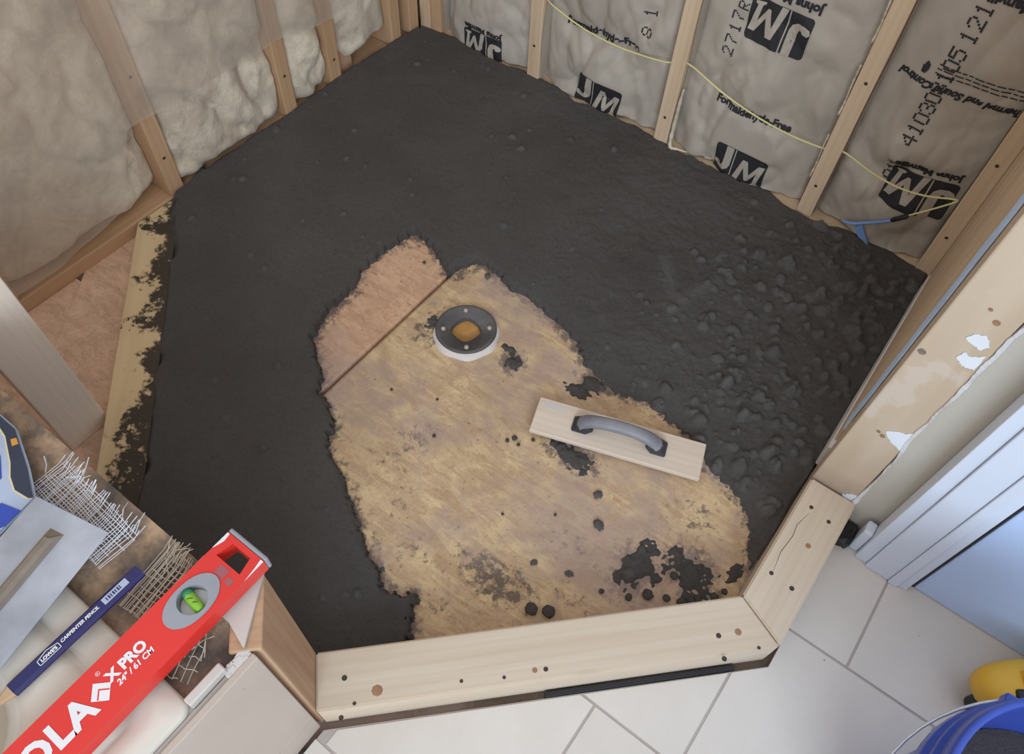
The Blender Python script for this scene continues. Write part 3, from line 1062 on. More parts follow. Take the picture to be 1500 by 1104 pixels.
# outer edge against framing
o = -sdf(X, Y, OUT)
o_n = o + 0.012 * fbm(X * 22, Y * 22, 4, 4) + np.where((Y > -0.02), 0.004, np.where(X < 0.02, 0.010, 0.002)) + np.where(Y > -0.06, 0.045 * fbm(X * 9, X * 0, 3, 3), 0) + np.where((X + Y < -0.80) & (X < 0.66), 0.03 * fbm(X * 14, Y * 14, 6, 3), 0)
lump_wall = np.where((Y > -0.05) | (X < 0.05), 0.006, 0)
h = h + lump_wall * np.exp(-np.abs(o) / 0.03)
Z = ZO + 0.0006 + h
Z = np.where(o_n < 0.006, Z - (0.006 - o_n) * 1.2, Z)
keepv = (o > -0.030) & (o_n > -0.012) & (h > -0.0035)
keepv &= ~((X - Y > 2.482) & (Y > -1.47)) & ~((X < 0.66) & (X + Y < -0.900) & (Y < -0.86)) & ~(X > 1.529)
# drain body sticks out
keepv &= (np.hypot(X - 0.776, Y + 0.755) > 0.067)
kq = keepv[:-1, :-1] & keepv[1:, :-1] & keepv[:-1, 1:] & keepv[1:, 1:]
me = grid_mesh('mortar_bed', X, Y, Z, kq, {'dry': np.maximum(dry, 0.7 * STROKE)})
mb = mesh_obj('mortar_bed', me, M['mortar'], smooth=True)
props(mb, 'dark grey damp dry-pack mortar spread over the shower floor', 'mortar', kind='stuff')


def clod(x, y, r, z=ZO + 0.003, label=None, group=None, seed=0):
    bm = bmesh.new()
    bmesh.ops.create_icosphere(bm, subdivisions=2, radius=r)
    rr = random.Random(seed)
    for v in bm.verts:
        v.co *= 0.85 + 0.3 * rr.random()
        v.co.z *= 0.55
    o = from_bm('mortar_clod', bm, M['mortar'], smooth=True)
    o.location = (x, y, z + r * 0.42)
    props(o, label, 'mortar clod', group)
    return o


clod(1.249, -1.163, .012, label='one of two dark round clods lying together on the bare wood by the long curb', group='pair of clods by the long curb', seed=1)
clod(1.276, -1.148, .012, label='one of two dark round clods lying together on the bare wood by the long curb', group='pair of clods by the long curb', seed=2)
for i, (x, y, r) in enumerate(((1.02, -0.905, .006), (1.035, -0.912, .004), (1.012, -0.918, .0045), (1.052, -0.885, .004))):
    clod(x, y, r, label='tiny dark crumb on the bare wood below the float', group='crumbs below the float', seed=10 + i)
for i, (x, y, r) in enumerate(((1.40, -1.015, .010), (1.43, -1.00, .007), (1.455, -0.99, .009), (1.475, -0.965, .007), (1.497, -0.945, .008), (1.375, -1.04, .007), (1.507, -0.925, .006), (1.42, -0.955, .008), (1.33, -1.06, .005))):
    clod(x, y, r, label='dark clod scattered near the corner of the two curbs', group='clods near the curb corner', seed=30 + i)
for i, (x, y, r) in enumerate(((1.10, -1.05, .003), (0.84, -0.93, .003), (0.575, -0.66, .004), (0.89, -1.0, .004), (1.18, -0.99, .003), (0.75, -0.97, .003))):
    clod(x, y, r, label='tiny dark speck of mortar on the open middle of the bare wood', group='specks on the bare wood', seed=50 + i)

# ---- shower drain
dr = empty('shower_drain', (0.776, -0.755, ZO))
props(dr, 'dark round shower drain flange with four bolts and an amber plugged hole', 'drain')
n = 48
bm = bmesh.new()
angs = [2 * PI * i / n for i in range(n)]
ca = math.radians(0)


def hole_r(a):   # rounded square opening
    c, s = abs(math.cos(a + PI / 4 - 0.62)), abs(math.sin(a + PI / 4 - 0.62))
    return 0.0335 / ((c ** 3 + s ** 3) ** (1 / 3)) * 0.90


prof = [('o', 0.068, 0.002), ('o', 0.068, 0.010), ('o', 0.064, 0.014), ('o', 0.060, 0.0145), ('o', 0.057, 0.0118), ('h', 1.0, 0.0105), ('h', 0.98, 0.009), ('h', 0.99, -0.0165)]
rings = []
for kd, r, z in prof:
    rings.append([bm.verts.new((0.776 + (r if kd == 'o' else hole_r(a) * r) * math.cos(a), -0.755 + (r if kd == 'o' else hole_r(a) * r) * math.sin(a), ZO + z)) for a in angs])
for a, b in zip(rings[:-1], rings[1:]):
    for i in range(n): bm.faces.new((a[i], a[(i + 1) % n], b[(i + 1) % n], b[i]))
from_bm('flange', bm, M['dusty_rubber'], dr, smooth=True)
bm = bmesh.new()
pr = []
for i, a in enumerate(angs):
    pr.append((0.776 + hole_r(a) * 0.97 * math.cos(a), -0.755 + hole_r(a) * 0.97 * math.sin(a)))
c = bm.verts.new((0.768, -0.760, ZO - 0.006))
top = [bm.verts.new((*p, ZO - 0.004 - 0.0115 * max(0, math.cos(a + 0.3)))) for p, a in zip(pr, angs)]
for i in range(n): bm.faces.new((c, top[i], top[(i + 1) % n]))
from_bm('plug', bm, M['amber'], dr)
for bx, by in ((0.744, -0.716), (0.737, -0.786), (0.815, -0.722), (0.808, -0.794)):
    bm = bmesh.new()
    lathe(bm, [(0.0055, 0), (0.0055, 0.004), (0.004, 0.0062), (0.0002, 0.0066)], 12, (bx, by, ZO + 0.0105))
    from_bm('bolt', bm, M['bolt'], dr, smooth=True)
bm = bmesh.new()
A0, A1 = math.radians(-150), math.radians(62)
ra = []
for i in range(60):
    a = A0 + (A1 - A0) * i / 59
    w = 0.011 * math.sin(PI * min(1, max(0, i / 59))) ** 0.5 + 0.001
    wr = 0.0016 * math.sin(i * 0.5) + 0.0006 * random.random()
    ra.append((a, 0.0665, 0.0665 + w + wr))
va = [bm.verts.new((0.776 + r0 * math.cos(a), -0.755 + r0 * math.sin(a), ZO + 0.011)) for a, r0, r1 in ra]
vb = [bm.verts.new((0.776 + (r0 + (r1 - r0) * .6) * math.cos(a), -0.755 + (r0 + (r1 - r0) * .6) * math.sin(a), ZO + 0.008)) for a, r0, r1 in ra]
vc = [bm.verts.new((0.776 + r1 * math.cos(a), -0.755 + r1 * math.sin(a), ZO + 0.0005)) for a, r0, r1 in ra]
for a, b in ((va, vb), (vb, vc)):
    for i in range(59): bm.faces.new((a[i], b[i], b[i + 1], a[i + 1]))
from_bm('sealant_ring', bm, M['caulk'], dr, smooth=True)

# ---- wooden float
fa = math.atan2(0.112, 0.329)
ft = empty('hand_float', (1.187, -0.787, ZO + 0.022), (0.035, -0.0, math.atan2(0.115, 0.328)))
props(ft, 'pale wooden hand float with a grey arched handle lying on the mortar edge', 'float')
bm = bmesh.new(); add_box(bm, (-0.172, -0.0405, -0.006), (0.172, 0.0405, 0.006), 0.0022, 2)
from_bm('board', bm, M['floatwood'], ft, local=True)
bm = bmesh.new(); prism(bm, [(-.158, .020), (-.158, .034), (-.112, .030), (-.114, .016), (-.135, .018)], 0.0060, 0.0064)
from_bm('pale_scrape', bm, M['pvc'], ft, local=True)
# handle: arched grip between two feet
hp = [(-0.078, 0.010), (-0.070, 0.026), (-0.052, 0.037), (-0.025, 0.043), (0.0, 0.045), (0.03, 0.043), (0.055, 0.036), (0.074, 0.024), (0.083, 0.010)]
bm = bmesh.new()
rings = []
pts = spline([(p[0], 0, p[1]) for p in hp], 4)
for i, p in enumerate(pts):
    t = (pts[min(i + 1, len(pts) - 1)] - pts[max(i - 1, 0)]).normalized()
    up = Vector((0, 1, 0)).cross(t) * -1
    s = i / (len(pts) - 1)
    w = 0.0125 + 0.0045 * abs(2 * s - 1) ** 3; hh = 0.0095
    ring = []
    for k in range(12):
        a = 2 * PI * k / 12
        cs, sn = math.cos(a), math.sin(a)
        ring.append(bm.verts.new(p + Vector((0, 1, 0)) * w * math.copysign(abs(cs) ** 0.7, cs) + up * hh * math.copysign(abs(sn) ** 0.7, sn)))
    rings.append(ring)
for a, b in zip(rings[:-1], rings[1:]):
    for k in range(12): bm.faces.new((a[k], a[(k + 1) % 12], b[(k + 1) % 12], b[k]))
bm.faces.new(rings[0][::-1]); bm.faces.new(rings[-1])
from_bm('grip', bm, M['grey_plastic'], ft, smooth=True, local=True)
for sx in (-1, 1):
    bm = bmesh.new()
    x0, x1 = (-0.093, -0.060) if sx < 0 else (0.066, 0.098)
    add_box(bm, (x0, -0.0175, 0.0062), (x1, 0.0175, 0.024), 0.004, 2)
    for v in bm.verts:
        if v.co.z > 0.015:
            v.co.x += (-sx) * 0.010; v.co.y *= 0.85
    from_bm('handle_foot', bm, M['dark_plastic'], ft, local=True)

# ---- kraft-faced batts of the right wall
def paper(x, z, x0, x1, seed):
    u = np.clip((x - x0) / (x1 - x0), 0, 1)
    b = np.sin(PI * u) ** 0.6
    y = 0.046 - 0.026 * b
    cz = 0.205 - 0.02 * np.sin(PI * u)
    y = y + 0.010 * np.exp(-((z - cz) / 0.035) ** 2) * b
    y = y - 0.010 * np.exp(-((z - 0.09) / 0.06) ** 2) * b
    low = np.clip(1.3 - z * 1.9, 0.3, 1)
    w1 = fbm(x * 3 + seed, z * 3, seed + 4, 2) * 0.12
    b1 = np.abs(fbm((x + w1) * 6 + seed * 7.7, (z + w1) * 4 + x, seed, 2))
    b2 = np.abs(fbm((x + w1) * 13 + seed * 5.1, z * 9 - x * 4, seed + 2, 2))
    b3 = np.abs(fbm((x - w1) * 27 + seed, z * 17 + x * 9, seed + 5, 2))
    e1 = np.minimum(1, b * 1.3)
    y = y - (0.075 * b1 + 0.048 * b2 - 0.012) * low * e1 - 0.016 * b3 * low
    return np.clip(y, 0.004, 0.08)


BAYS = [(0.079, 0.3815, 1, 'short bay beside the corner'), (0.4205, 0.7875, 2, ''), (0.8265, 1.1935, 3, ''), (1.2325, 1.4935, 4, '')]
BL = ['tan paper faced insulation batt in the narrow bay beside the corner studs',
      'tan paper faced insulation batt with one upright logo, second bay from the corner',
      'tan paper faced insulation batt with a large upside down logo above the cord',
      'tan paper faced insulation batt with a tall column of stamped digits']
batts = []
for (x0, x1, sd, _), lb in zip(BAYS, BL):
    b = empty('insulation_batt', ((x0 + x1) / 2, 0.05, -0.003))
    props(b, lb, 'insulation', 'paper faced batts of the right wall')
    batts.append(b)
    xs_ = np.linspace(x0, x1, 70); zs_ = np.linspace(-0.002, TOPZ - 0.02, 260)
    XX, ZZ = np.meshgrid(xs_, zs_)
    YY = paper(XX, ZZ, x0, x1, sd)
    zb = ZZ.copy(); zb[0] += 0.012 * (fbm(XX[0] * 20, XX[0] * 0 + sd, 1) + 0.3)
    me = grid_mesh('paper_facing', XX, YY, zb)
    fo = mesh_obj('paper_facing', me, M['kraft'], b, smooth=True)
    box('fibre_core', (x0 + 0.001, 0.0815, 0.0), (x1 - 0.001, 0.0905, TOPZ - 0.03), M['batt_white'], b)
    # stapling flanges folded on the stud sides
    for sx, xx in ((1, x0), (-1, x1)):
        bm = bmesh.new()
        zz = np.linspace(0.004, TOPZ - 0.02, 60)
        A = [bm.verts.new((xx + sx * 0.0012, 0.012 + 0.006 * math.sin(z * 23 + sd), z)) for z in zz]
        B = [bm.verts.new((xx + sx * 0.0016, 0.050, z)) for z in zz]
        for i in range(len(zz) - 1): bm.faces.new((A[i], B[i], B[i + 1], A[i + 1]))
        from_bm('stapling_flange', bm, M['kraft'], b)
# fluffy lip of white fibre along the edge of the third bay
bm = bmesh.new()
pts = [(0.8335, 0.010, 0.165), (0.834, 0.006, 0.12), (0.835, 0.004, 0.07), (0.836, 0.002, 0.02), (0.843, -0.002, 0.003), (0.860, 0.004, 0.002), (0.885, 0.010, 0.002)]
tube(bm, spline(pts, 5), [0.0015 + 0.002 * math.sin(PI * i / 30) + 0.0022 * random.random() for i in range(31)], 8)
from_bm('fibre_lip', bm, M['batt'], batts[2], smooth=True)
for zc_, j in ((0.33, 0), (0.50, 1), (0.16, 2)):
    bm = bmesh.new()
    pts = [(1.1905 + 0.001 * math.sin(k), 0.004 + 0.001 * (k % 3), zc_ - 0.06 + 0.02 * k) for k in range(7)]
    tube(bm, spline(pts, 3), [0.0008 + 0.002 * random.random() for i in range(19)], 7)
    from_bm('fibre_lip', bm, M['batt'], batts[2], smooth=True)


def on_paper(me, bay, x, z, rot=0.0, off=0.0016, name='lettering', mat='print', step=0.010):
    x0, x1, sd, _ = BAYS[bay]
    chop(me, step)
    n = len(me.vertices)
    co = np.empty(n * 3); me.vertices.foreach_get('co', co); co = co.reshape(-1, 3)
    c, s = math.cos(rot), math.sin(rot)
    px = x + co[:, 0] * c - co[:, 1] * s; pz = z + co[:, 0] * s + co[:, 1] * c
    px = np.clip(px, x0 + 0.001, x1 - 0.001)
    y = paper(px, pz, x0, x1, sd) - off
    me.vertices.foreach_set('co', np.stack([px, y, pz], -1).ravel())
    me.update()
    return mesh_obj(name, me, M[mat], batts[bay])


def logo(bay, x, z, w, rot):
    h = w * 0.66
    c, s = math.cos(rot), math.sin(rot)
    # two dark blocks with the pale letters J and M knocked out
    on_paper(flat_poly([(p[0], p[1]) for p in rrect_pts(w, h, w * 0.06)]), bay, x, z, rot, 0.0016, 'logo_block')
    j = flat_poly([(-.30, .50), (-.16, .50), (-.16, -.06), (-.19, -.20), (-.27, -.29), (-.38, -.30), (-.47, -.25), (-.50, -.16), (-.46, -.09), (-.38, -.10), (-.35, -.16), (-.31, -.14), (-.30, -.04)])
    m = flat_poly([(-.08, -.5), (.05, .30), (.15, .30), (.23, -.10), (.36, .30), (.47, .30), (.40, -.34), (.44, -.38), (.44, -.43), (.29, -.43), (.29, -.38), (.33, -.34), (.36, .06), (.23, -.33), (.18, -.33), (.10, .06), (.03, -.5)])
    for k, me in (('j', j), ('m', m)):
        for v in me.vertices: v.co.x *= w; v.co.y *= h
        on_paper(me, bay, x, z, rot, 0.0030, 'logo_letter', 'kraft')
    gap = flat_poly([(-.125, .5), (-.105, .5), (-.105, -.5), (-.125, -.5)])
    for v in gap.vertices: v.co.x *= w; v.co.y *= h
    on_paper(gap, bay, x, z, rot, 0.0030, 'logo_gap', 'kraft')


def stamp(s_, h, pitch, bay, x, z):
    """dot-matrix characters stamped up the paper, each a part of its own"""
    for i, ch in enumerate(s_):
        if ch != ' ':
            on_paper(dot_mesh(ch, h, pitch), bay, x, z + (i - (len(s_) - 1) / 2) * pitch, PI / 2, 0.0016, 'stamped_digit')['kind'] = 'stuff'


# bay beside the corner
logo(0, 0.227, 0.020, 0.125, PI + 0.02)
on_paper(text_mesh('Johns Manville', 0.021, 0, 0.0012), 0, 0.226, 0.068, PI)
# second bay
logo(1, 0.604, 0.034, 0.130, -0.10)
on_paper(text_mesh('Formaldehyde-Free', 0.026, 0, 0.0014, 1.05), 1, 0.585, 0.198, 0.06)
stamp('8 1 7', 0.030, 0.024, 1, 0.703, 0.300)
# third bay
logo(2, 1.000, 0.385, 0.140, PI)
on_paper(text_mesh('Johns Manville', 0.026, 0, 0.0014), 2, 1.000, 0.452, PI)
stamp('2717', 0.028, 0.027, 2, 0.908, 0.335)
stamp('R11', 0.026, 0.022, 2, 0.915, 0.425)
on_paper(text_mesh('Formaldehyde-Free', 0.024, 0, 0.0012), 2, 1.010, 0.176, 0.0)
logo(2, 1.024, 0.036, 0.135, 0.0)
# fourth bay
logo(3, 1.412, 0.165, 0.140, PI + 0.03)
on_paper(text_mesh('Johns Manville', 0.023, 0, 0.0014), 3, 1.408, 0.226, PI + 0.05)
stamp('A11', 0.032, 0.0225, 3, 1.342, 0.195)
stamp('410308105', 0.032, 0.0240, 3, 1.342, 0.378)
stamp('121', 0.032, 0.026, 3, 1.343, 0.535)
on_paper(text_mesh('Thermal and Sound Control', 0.0215, 0.3, 0.0012), 3, 1.383, 0.400, PI)
for k in range(3):
    bm = bmesh.new()
    x = 1.322
    rr = random.Random(k)
    while x < 1.487:
        wd = rr.uniform(0.008, 0.02)
        z = 0.430 + 0.009 * k
        q = [bm.verts.new((a, b, 0)) for a, b in ((x, -.0012), (min(1.488, x + wd), -.0012), (min(1.488, x + wd), .0012), (x, .0012))]
        bm.faces.new(q)
        x += wd + 0.003
    me = bpy.data.meshes.new('fine_print'); bm.to_mesh(me); bm.free()
    for v in me.vertices: v.co.y += 0
    on_paper(me, 3, 0.0, 0.428 + 0.0085 * k, 0.0, 0.0016, 'fine_print')
on_paper(flat_poly([(-.006, -.011), (.002, -.012), (.008, -.004), (.009, .006), (.003, .012), (-.002, .006), (-.001, .002), (-.005, .004)]), 3, 1.300, 0.428, 0.2, 0.0016, 'emblem')
on_paper(text_mesh('Johns Manville', 0.028, 0, 0.0014), 3, 1.405, 0.588, PI)

# ---- yellow cord strung through the studs
cz = [(0.422, .016, .228), (0.454, .006, .224), (0.54, .002, .207), (0.629, .0, .202), (0.70, .002, .205), (0.772, .006, .213), (0.807, .012, .224), (0.84, .006, .232), (0.93, .0, .207), (1.023, -.002, .189), (1.11, .0, .180),
      (1.188, .006, .180), (1.215, .012, .187), (1.246, .006, .192), (1.31, .0, .180), (1.374, -.002, .176), (1.43, .0, .184), (1.487, .004, .203), (1.470, -.003, .181), (1.42, -.006, .124)]
cd = empty('cord', (1.0, 0.0, 0.19))
props(cd, 'thin pale yellow cord sagging across the paper faced bays', 'cord')
bm = bmesh.new(); tube(bm, spline(cz, 6), 0.0021, 7)
from_bm('strand', bm, M['cord'], cd, smooth=True)
bm = bmesh.new(); tube(bm, [(1.422, -.006, .127), (1.418, -.006, .120), (1.400, -.006, .100), (1.396, -.006, .095)], [0.003, 0.0055, 0.0055, 0.004], 9)
from_bm('connector', bm, M['black'], cd, smooth=True)
bm = bmesh.new(); tube(bm, spline([(1.397, -.006, .096), (1.375, -.004, .075), (1.350, -.002, .055), (1.325, 0.0, .036), (1.300, .0, .030)], 4), [0.0038] * 13 + [0.003] * 3 + [.001], 8)
from_bm('blue_tail', bm, M['bluecloth'], cd, smooth=True)
bm = bmesh.new()
pl = [(1.345, .048), (1.335, .030), (1.352, .012), (1.380, .002), (1.362, .026)]
a = [bm.verts.new((p[0], -0.004 + 0.004 * i % 3 * .1, p[1])) for i, p in enumerate(pl)]; b = [bm.verts.new((p[0], 0.000, p[1])) for p in pl]
bm.faces.new(a); bm.faces.new(b[::-1])
for i in range(5): bm.faces.new((a[i - 1], a[i], b[i], b[i - 1]))
from_bm('rag_end', bm, M['bluecloth'], cd)

# ---- white batts of the left wall
def fluff(name, y0, y1, z0, z1, seed, label, bulge=0.03, rag=0.012, deep=-0.03, amp=0.03):
    ys_ = np.linspace(y0, y1, max(12, int((y1 - y0) / 0.006))); zs_ = np.linspace(z0, z1, int((z1 - z0) / 0.008))
    YY, ZZ = np.meshgrid(ys_, zs_)
    u = (YY - y0) / (y1 - y0)
    b = np.sin(PI * np.clip(u, 0, 1)) ** 0.5
    XX = deep + bulge * b + amp * fbm(YY * 9 + seed, ZZ * 6, seed, 4) + 0.010 * fbm(YY * 34, ZZ * 30, seed + 1, 3)
    # creases
    XX = XX - 0.018 * np.clip(1 - np.abs(3.2 * fbm(YY * 4 + seed * 2, ZZ * 5 + YY * 3, seed + 3, 3)) * 3, 0, 1) ** 2
    # rounded lower end
    t = np.clip((ZZ - z0) / 0.045, 0, 1)
    XX = XX - (1 - np.sqrt(1 - (1 - t) ** 2)) * 0.05
    ZB = ZZ + (1 - t) * rag * (2.2 * fbm(YY * 18, YY * 0 + seed, seed + 2, 3) + 0.4)
    XX = np.clip(XX, -0.085, 0.013)
    e_ = empty('insulation_batt', (-0.06, (y0 + y1) / 2, z0))
    props(e_, label, 'insulation', 'white batts of the left wall')
    me = grid_mesh(name, XX, YY, ZB)
    mesh_obj('fibre_face', me, M['batt'], e_, smooth=True)
    box('fibre_core', (-0.0915, y0 + 0.001, z0 + 0.03), (-0.086, y1 - 0.001, z1 - 0.01), M['batt'], e_)
    return e_


fluff('f', -1.300, -0.8995, -0.014, TOPZ - .02, 1, 'wide dirty white insulation batt above the bare bottom plate', bulge=0.022, deep=-0.045, amp=0.04)
fluff('f', -0.8585, -0.5245, -0.014, TOPZ - .02, 2, 'dirty white insulation batt with a cream foot beneath the plastic sheet', bulge=0.034, deep=-0.022, amp=0.035)
fluff('f', -0.4835, -0.3585, -0.014, TOPZ - .02, 3, 'narrow white insulation strip squeezed between two close studs', bulge=0.03, deep=-0.018)
fluff('f', -0.3175, -0.1175, 0.010, TOPZ - .02, 4, 'ragged torn white insulation batt above the low wood block', bulge=0.03, rag=0.05, deep=-0.03, amp=0.05)
fluff('f', -0.0765, -0.0405, 0.0, TOPZ - .02, 5, 'sliver of white insulation between the corner studs', bulge=0.015, deep=-0.05)
fluff('f', -1.7095, -1.3425, -0.014, TOPZ - .02, 6, 'white insulation batt left of the cut stud behind the tub', bulge=0.022, deep=-0.045)

# ---- plastic sheet hung over the left wall
ys_ = np.linspace(-1.70, -0.235, 190)
lo = np.interp(ys_, [-1.7, -1.2, -1.02, -0.955, -0.94, -0.865, -0.727, -0.522, -0.40, -0.331, -0.235], [0.02, 0.02, 0.05, 0.19, 0.215, 0.207, 0.211, 0.206, 0.188, 0.175, 0.20])
tt = np.linspace(0, 1, 120)
YY = np.repeat(ys_[None, :], 120, 0)
ZZ = lo[None, :] + (TOPZ - 0.03 - lo[None, :]) * tt[:, None] ** 1.2
XX = 0.0165 + 0.010 * np.abs(fbm(YY * 7 + ZZ * 4, ZZ * 3, 2, 3)) + 0.004 * fbm(YY * 30 + ZZ * 12, ZZ * 12, 4, 2)
for y in (-0.879, -0.504, -0.338): XX = XX - 0.010 * np.exp(-((YY - y) / 0.04) ** 2)
XX = np.maximum(XX, 0.004)
XX = np.where(YY < -0.95, np.maximum(XX, 0.020 + 0.012 * fbm(YY * 8, ZZ * 7, 5, 3)), XX)
ps = mesh_obj('plastic_sheet', grid_mesh('plastic_sheet', XX, YY, ZZ), M['poly'], smooth=True)
props(ps, 'cloudy translucent plastic sheet hanging over the studs and white insulation', 'plastic sheet')

# ---- tub deck
deck = empty('tub_deck', (0.85, -1.54, ZO))
props(deck, 'raised tub deck with smeared backer board and beige tiled end', 'tub deck')
bm = bmesh.new()
prism(bm, [(0.30, -1.487), (1.004, -1.487), (1.060, -1.5320), (1.084, -1.5320), (1.084, -1.640), (0.30, -1.640)], 0.366, 0.384)
from_bm('deck_board', bm, M['backer'], deck)
bm = bmesh.new(); add_box(bm, (0.655, -1.520, ZO + 0.004), (1.000, -1.4885, 0.3655), 0.002)
from_bm('front_panel', bm, M['post'], deck)
bm = bmesh.new(); prism(bm, [(0.985, -1.5160), (1.040, -1.5160), (1.076, -1.5260), (1.027, -1.4495), (1.000, -1.4790), (0.985, -1.4860)], 0.3930, 0.3985)
from_bm('white_board', bm, M['pvc'], deck)
box('backer_panel', (1.070, -2.39, ZO + 0.004), (1.0835, -1.5330, 0.3845), M['gypsum'], deck)
for yy1, yy0 in ((-1.5225, -1.8275), (-1.8305, -2.1355), (-2.1385, -2.39)):
    for z0, z1 in ((TZ + 0.001, 0.044), (0.047, 0.392)):
        box('apron_tile', (1.0845, yy0, z0), (1.0935, yy1, z1), M['walltile'], deck, 0.0012, 1)
box('thinset_bed', (1.0790, -2.38, 0.3805), (1.0895, -1.5340, 0.3890), M['grout'], deck)
box('trim_strip', (1.066, -1.603, 0.3848), (1.0775, -1.553, 0.4030), M['pvc'], deck, 0.0015)
bm = bmesh.new()
for i in range(140):
    x = 1.079 + random.uniform(-.006, .006); y = random.uniform(-1.556, -1.524)
    r = random.uniform(.0012, .003)
    add_box(bm, (x - r, y - r, 0.384), (x + r, y + r, 0.3895 + random.uniform(0, .002)))
from_bm('thinset_crumbs', bm, M['gypsum'], deck)

# ---- bathtub
tub = empty('bathtub', (0.55, -1.99, ZO + 0.003))
props(tub, 'white acrylic bathtub rim behind the deck with a stepped rounded edge', 'bathtub')


def rr_loop(x0, x1, y0, y1, r, z, n=8):
    cx, cy = (x0 + x1) / 2, (y0 + y1) / 2
    return [(cx + p[0], cy + p[1], z) for p in rrect_pts(x1 - x0, y1 - y0, r, n)]


bm = bmesh.new()
loops = []
for ins, z, r in ((0.0, 0.380, .012), (0.0, 0.394, .012), (0.003, 0.3975, .012), (0.034, 0.3990, .02), (0.038, 0.3960, .022), (0.044, 0.3960, .026), (0.049, 0.4020, .028), (0.060, 0.4060, .03), (0.085, 0.4070, .05), (0.100, 0.4040, .06), (0.112, 0.394, .07), (0.122, 0.365, .08), (0.150, 0.15, .10), (0.190, 0.03, .12), (0.28, 0.0, .10)):
    loops.append([bm.verts.new(p) for p in rr_loop(0.05 + ins, 1.078 - ins, -2.38 + ins, -1.602 - ins, r + 0.004, z)])
for a, b in zip(loops[:-1], loops[1:]):
    n = len(a)
    for i in range(n): bm.faces.new((a[i], a[(i + 1) % n], b[(i + 1) % n], b[i]))
bm.faces.new(loops[-1])
from_bm('shell', bm, M['acrylic'], tub, smooth=True)
bm = bmesh.new(); lathe(bm, [(0.0001, 0.004), (0.028, 0.004), (0.03, 0.001), (0.03, 0)], 20, (0.55, -1.99, 0.0))
from_bm('tub_drain', bm, M['alu'], tub, smooth=True)
for xx in (0.2, 0.9):
    box('tub_foot', (xx - .05, -2.2, ZO + 0.003), (xx + .05, -1.8, 0.002), M['dark_plastic'], tub)

# ---- fibreglass mesh tape
def mesh_tape(label, ox, oy, ang, L, Wd, nl, nc, mat, z=0.3885, ragged=0.02, seed=0, curl=0.01, droop=0.0):
    rr = random.Random(seed)
    bm = bmesh.new()
    ca, sa = math.cos(ang), math.sin(ang)

    def P(u, v, dz=0):
        return Vector((ox + u * ca - v * sa, oy + u * sa + v * ca, z + dz))
    for i in range(nl):                      # long strands
        v = Wd * (i / (nl - 1))
        a, b = rr.uniform(0, ragged), L - rr.uniform(0, ragged)
        ph = rr.uniform(0, 6)
        tube(bm, [P(a + (b - a) * k / 9, v + 0.0010 * math.sin(k * 0.9 + ph), 0.001 + curl * math.sin(PI * k / 9) * (i / nl) + droop * max(0, v / Wd - .6)) for k in range(10)], 0.00062, 4)
    for i in range(nc):                      # cross strands, frayed beyond the edge
        u = L * (i + 0.5) / nc + rr.uniform(-.0015, .0015)
        v1 = Wd + rr.uniform(0.0, 0.016)
        lift = rr.uniform(0, 0.010)
        tube(bm, [P(u + 0.0008 * math.sin(i + k), -0.002 + (v1 + 0.002) * k / 5, 0.0016 + curl * math.sin(PI * i / nc) * (k / 5) + (lift if k == 5 else 0)) for k in range(6)], 0.00055, 4)
    for i in range(12):                      # loose fibres
        u, v = rr.uniform(0, L), Wd * rr.uniform(0.5, 1.0)
        du, dv = rr.uniform(-.02, .02), rr.uniform(0.01, 0.03)
        tube(bm, [P(u, v, 0.002), P(u + du * .5, v + dv * .6, rr.uniform(.004, .012)), P(u + du, v + dv, rr.uniform(0, .012))], 0.0006, 4)
    o = from_bm('mesh_tape', bm, M[mat])
    props(o, label, 'mesh tape')
    return o


mesh_tape('frayed white fibreglass mesh tape between the steel trowel and the sill plate', 0.705, -1.556, -0.05, 0.165, 0.054, 15, 44, 'thread', seed=3, curl=0.012)
mesh_tape('dusty tan fibreglass mesh tape sticking out between the pencil and the red level', 0.915, -1.578, 0.10, 0.062, 0.078, 12, 26, 'thread_tan', seed=5, curl=0.006)
mesh_tape('loose scrap of dusty mesh beside the white trim strip at the deck end', 1.020, -1.600, 0.35, 0.040, 0.040, 4, 4, 'thread_tan', seed=8, curl=0.004)

# ---- blue sealant pack with navy label
pk = empty('product_pack', (0.66, -1.60, 0.3845))
props(pk, 'blue and silver product pack with a navy yellow edged label under the trowel', 'package')


def lay(name, pts, z, mat, parent, th=0.0006, local=True):
    bm = bmesh.new(); prism(bm, pts, z, z + th)
    return from_bm(name, bm, M[mat], parent, local=local)


bm = bmesh.new()
prism(bm, [(0.52, -1.512), (0.64, -1.512), (0.700, -1.535), (0.744, -1.556), (0.752, -1.62), (0.70, -1.70), (0.52, -1.70)], 0.4065, 0.4125)
bmesh.ops.recalc_face_normals(bm, faces=bm.faces[:])
bmesh.ops.bevel(bm, geom=bm.edges[:], offset=0.0022, segments=2, affect='EDGES')
pb = from_bm('body', bm, M['pack_silver'], pk)
bm = bmesh.new()
prism(bm, [(0.54, -1.530), (0.64, -1.530), (0.700, -1.560), (0.73, -1.596), (0.68, -1.596), (0.54, -1.596)], 0.3847, 0.4067)
from_bm('tray', bm, M['pack_navy'], pk)
nv = [(0.600, -1.514), (0.640, -1.514), (0.700, -1.537), (0.7425, -1.5575), (0.738, -1.5615), (0.716, -1.565), (0.696, -1.5575), (0.679, -1.546), (0.640, -1.5275), (0.600, -1.520)]
lay('label_border', [(p[0] - 0.0004, p[1] - 0.0022) if i > 3 else p for i, p in enumerate(nv)], 0.4125, 'pack_cream', pb, local=False)
lay('label', nv, 0.4132, 'pack_navy', pb, local=False)
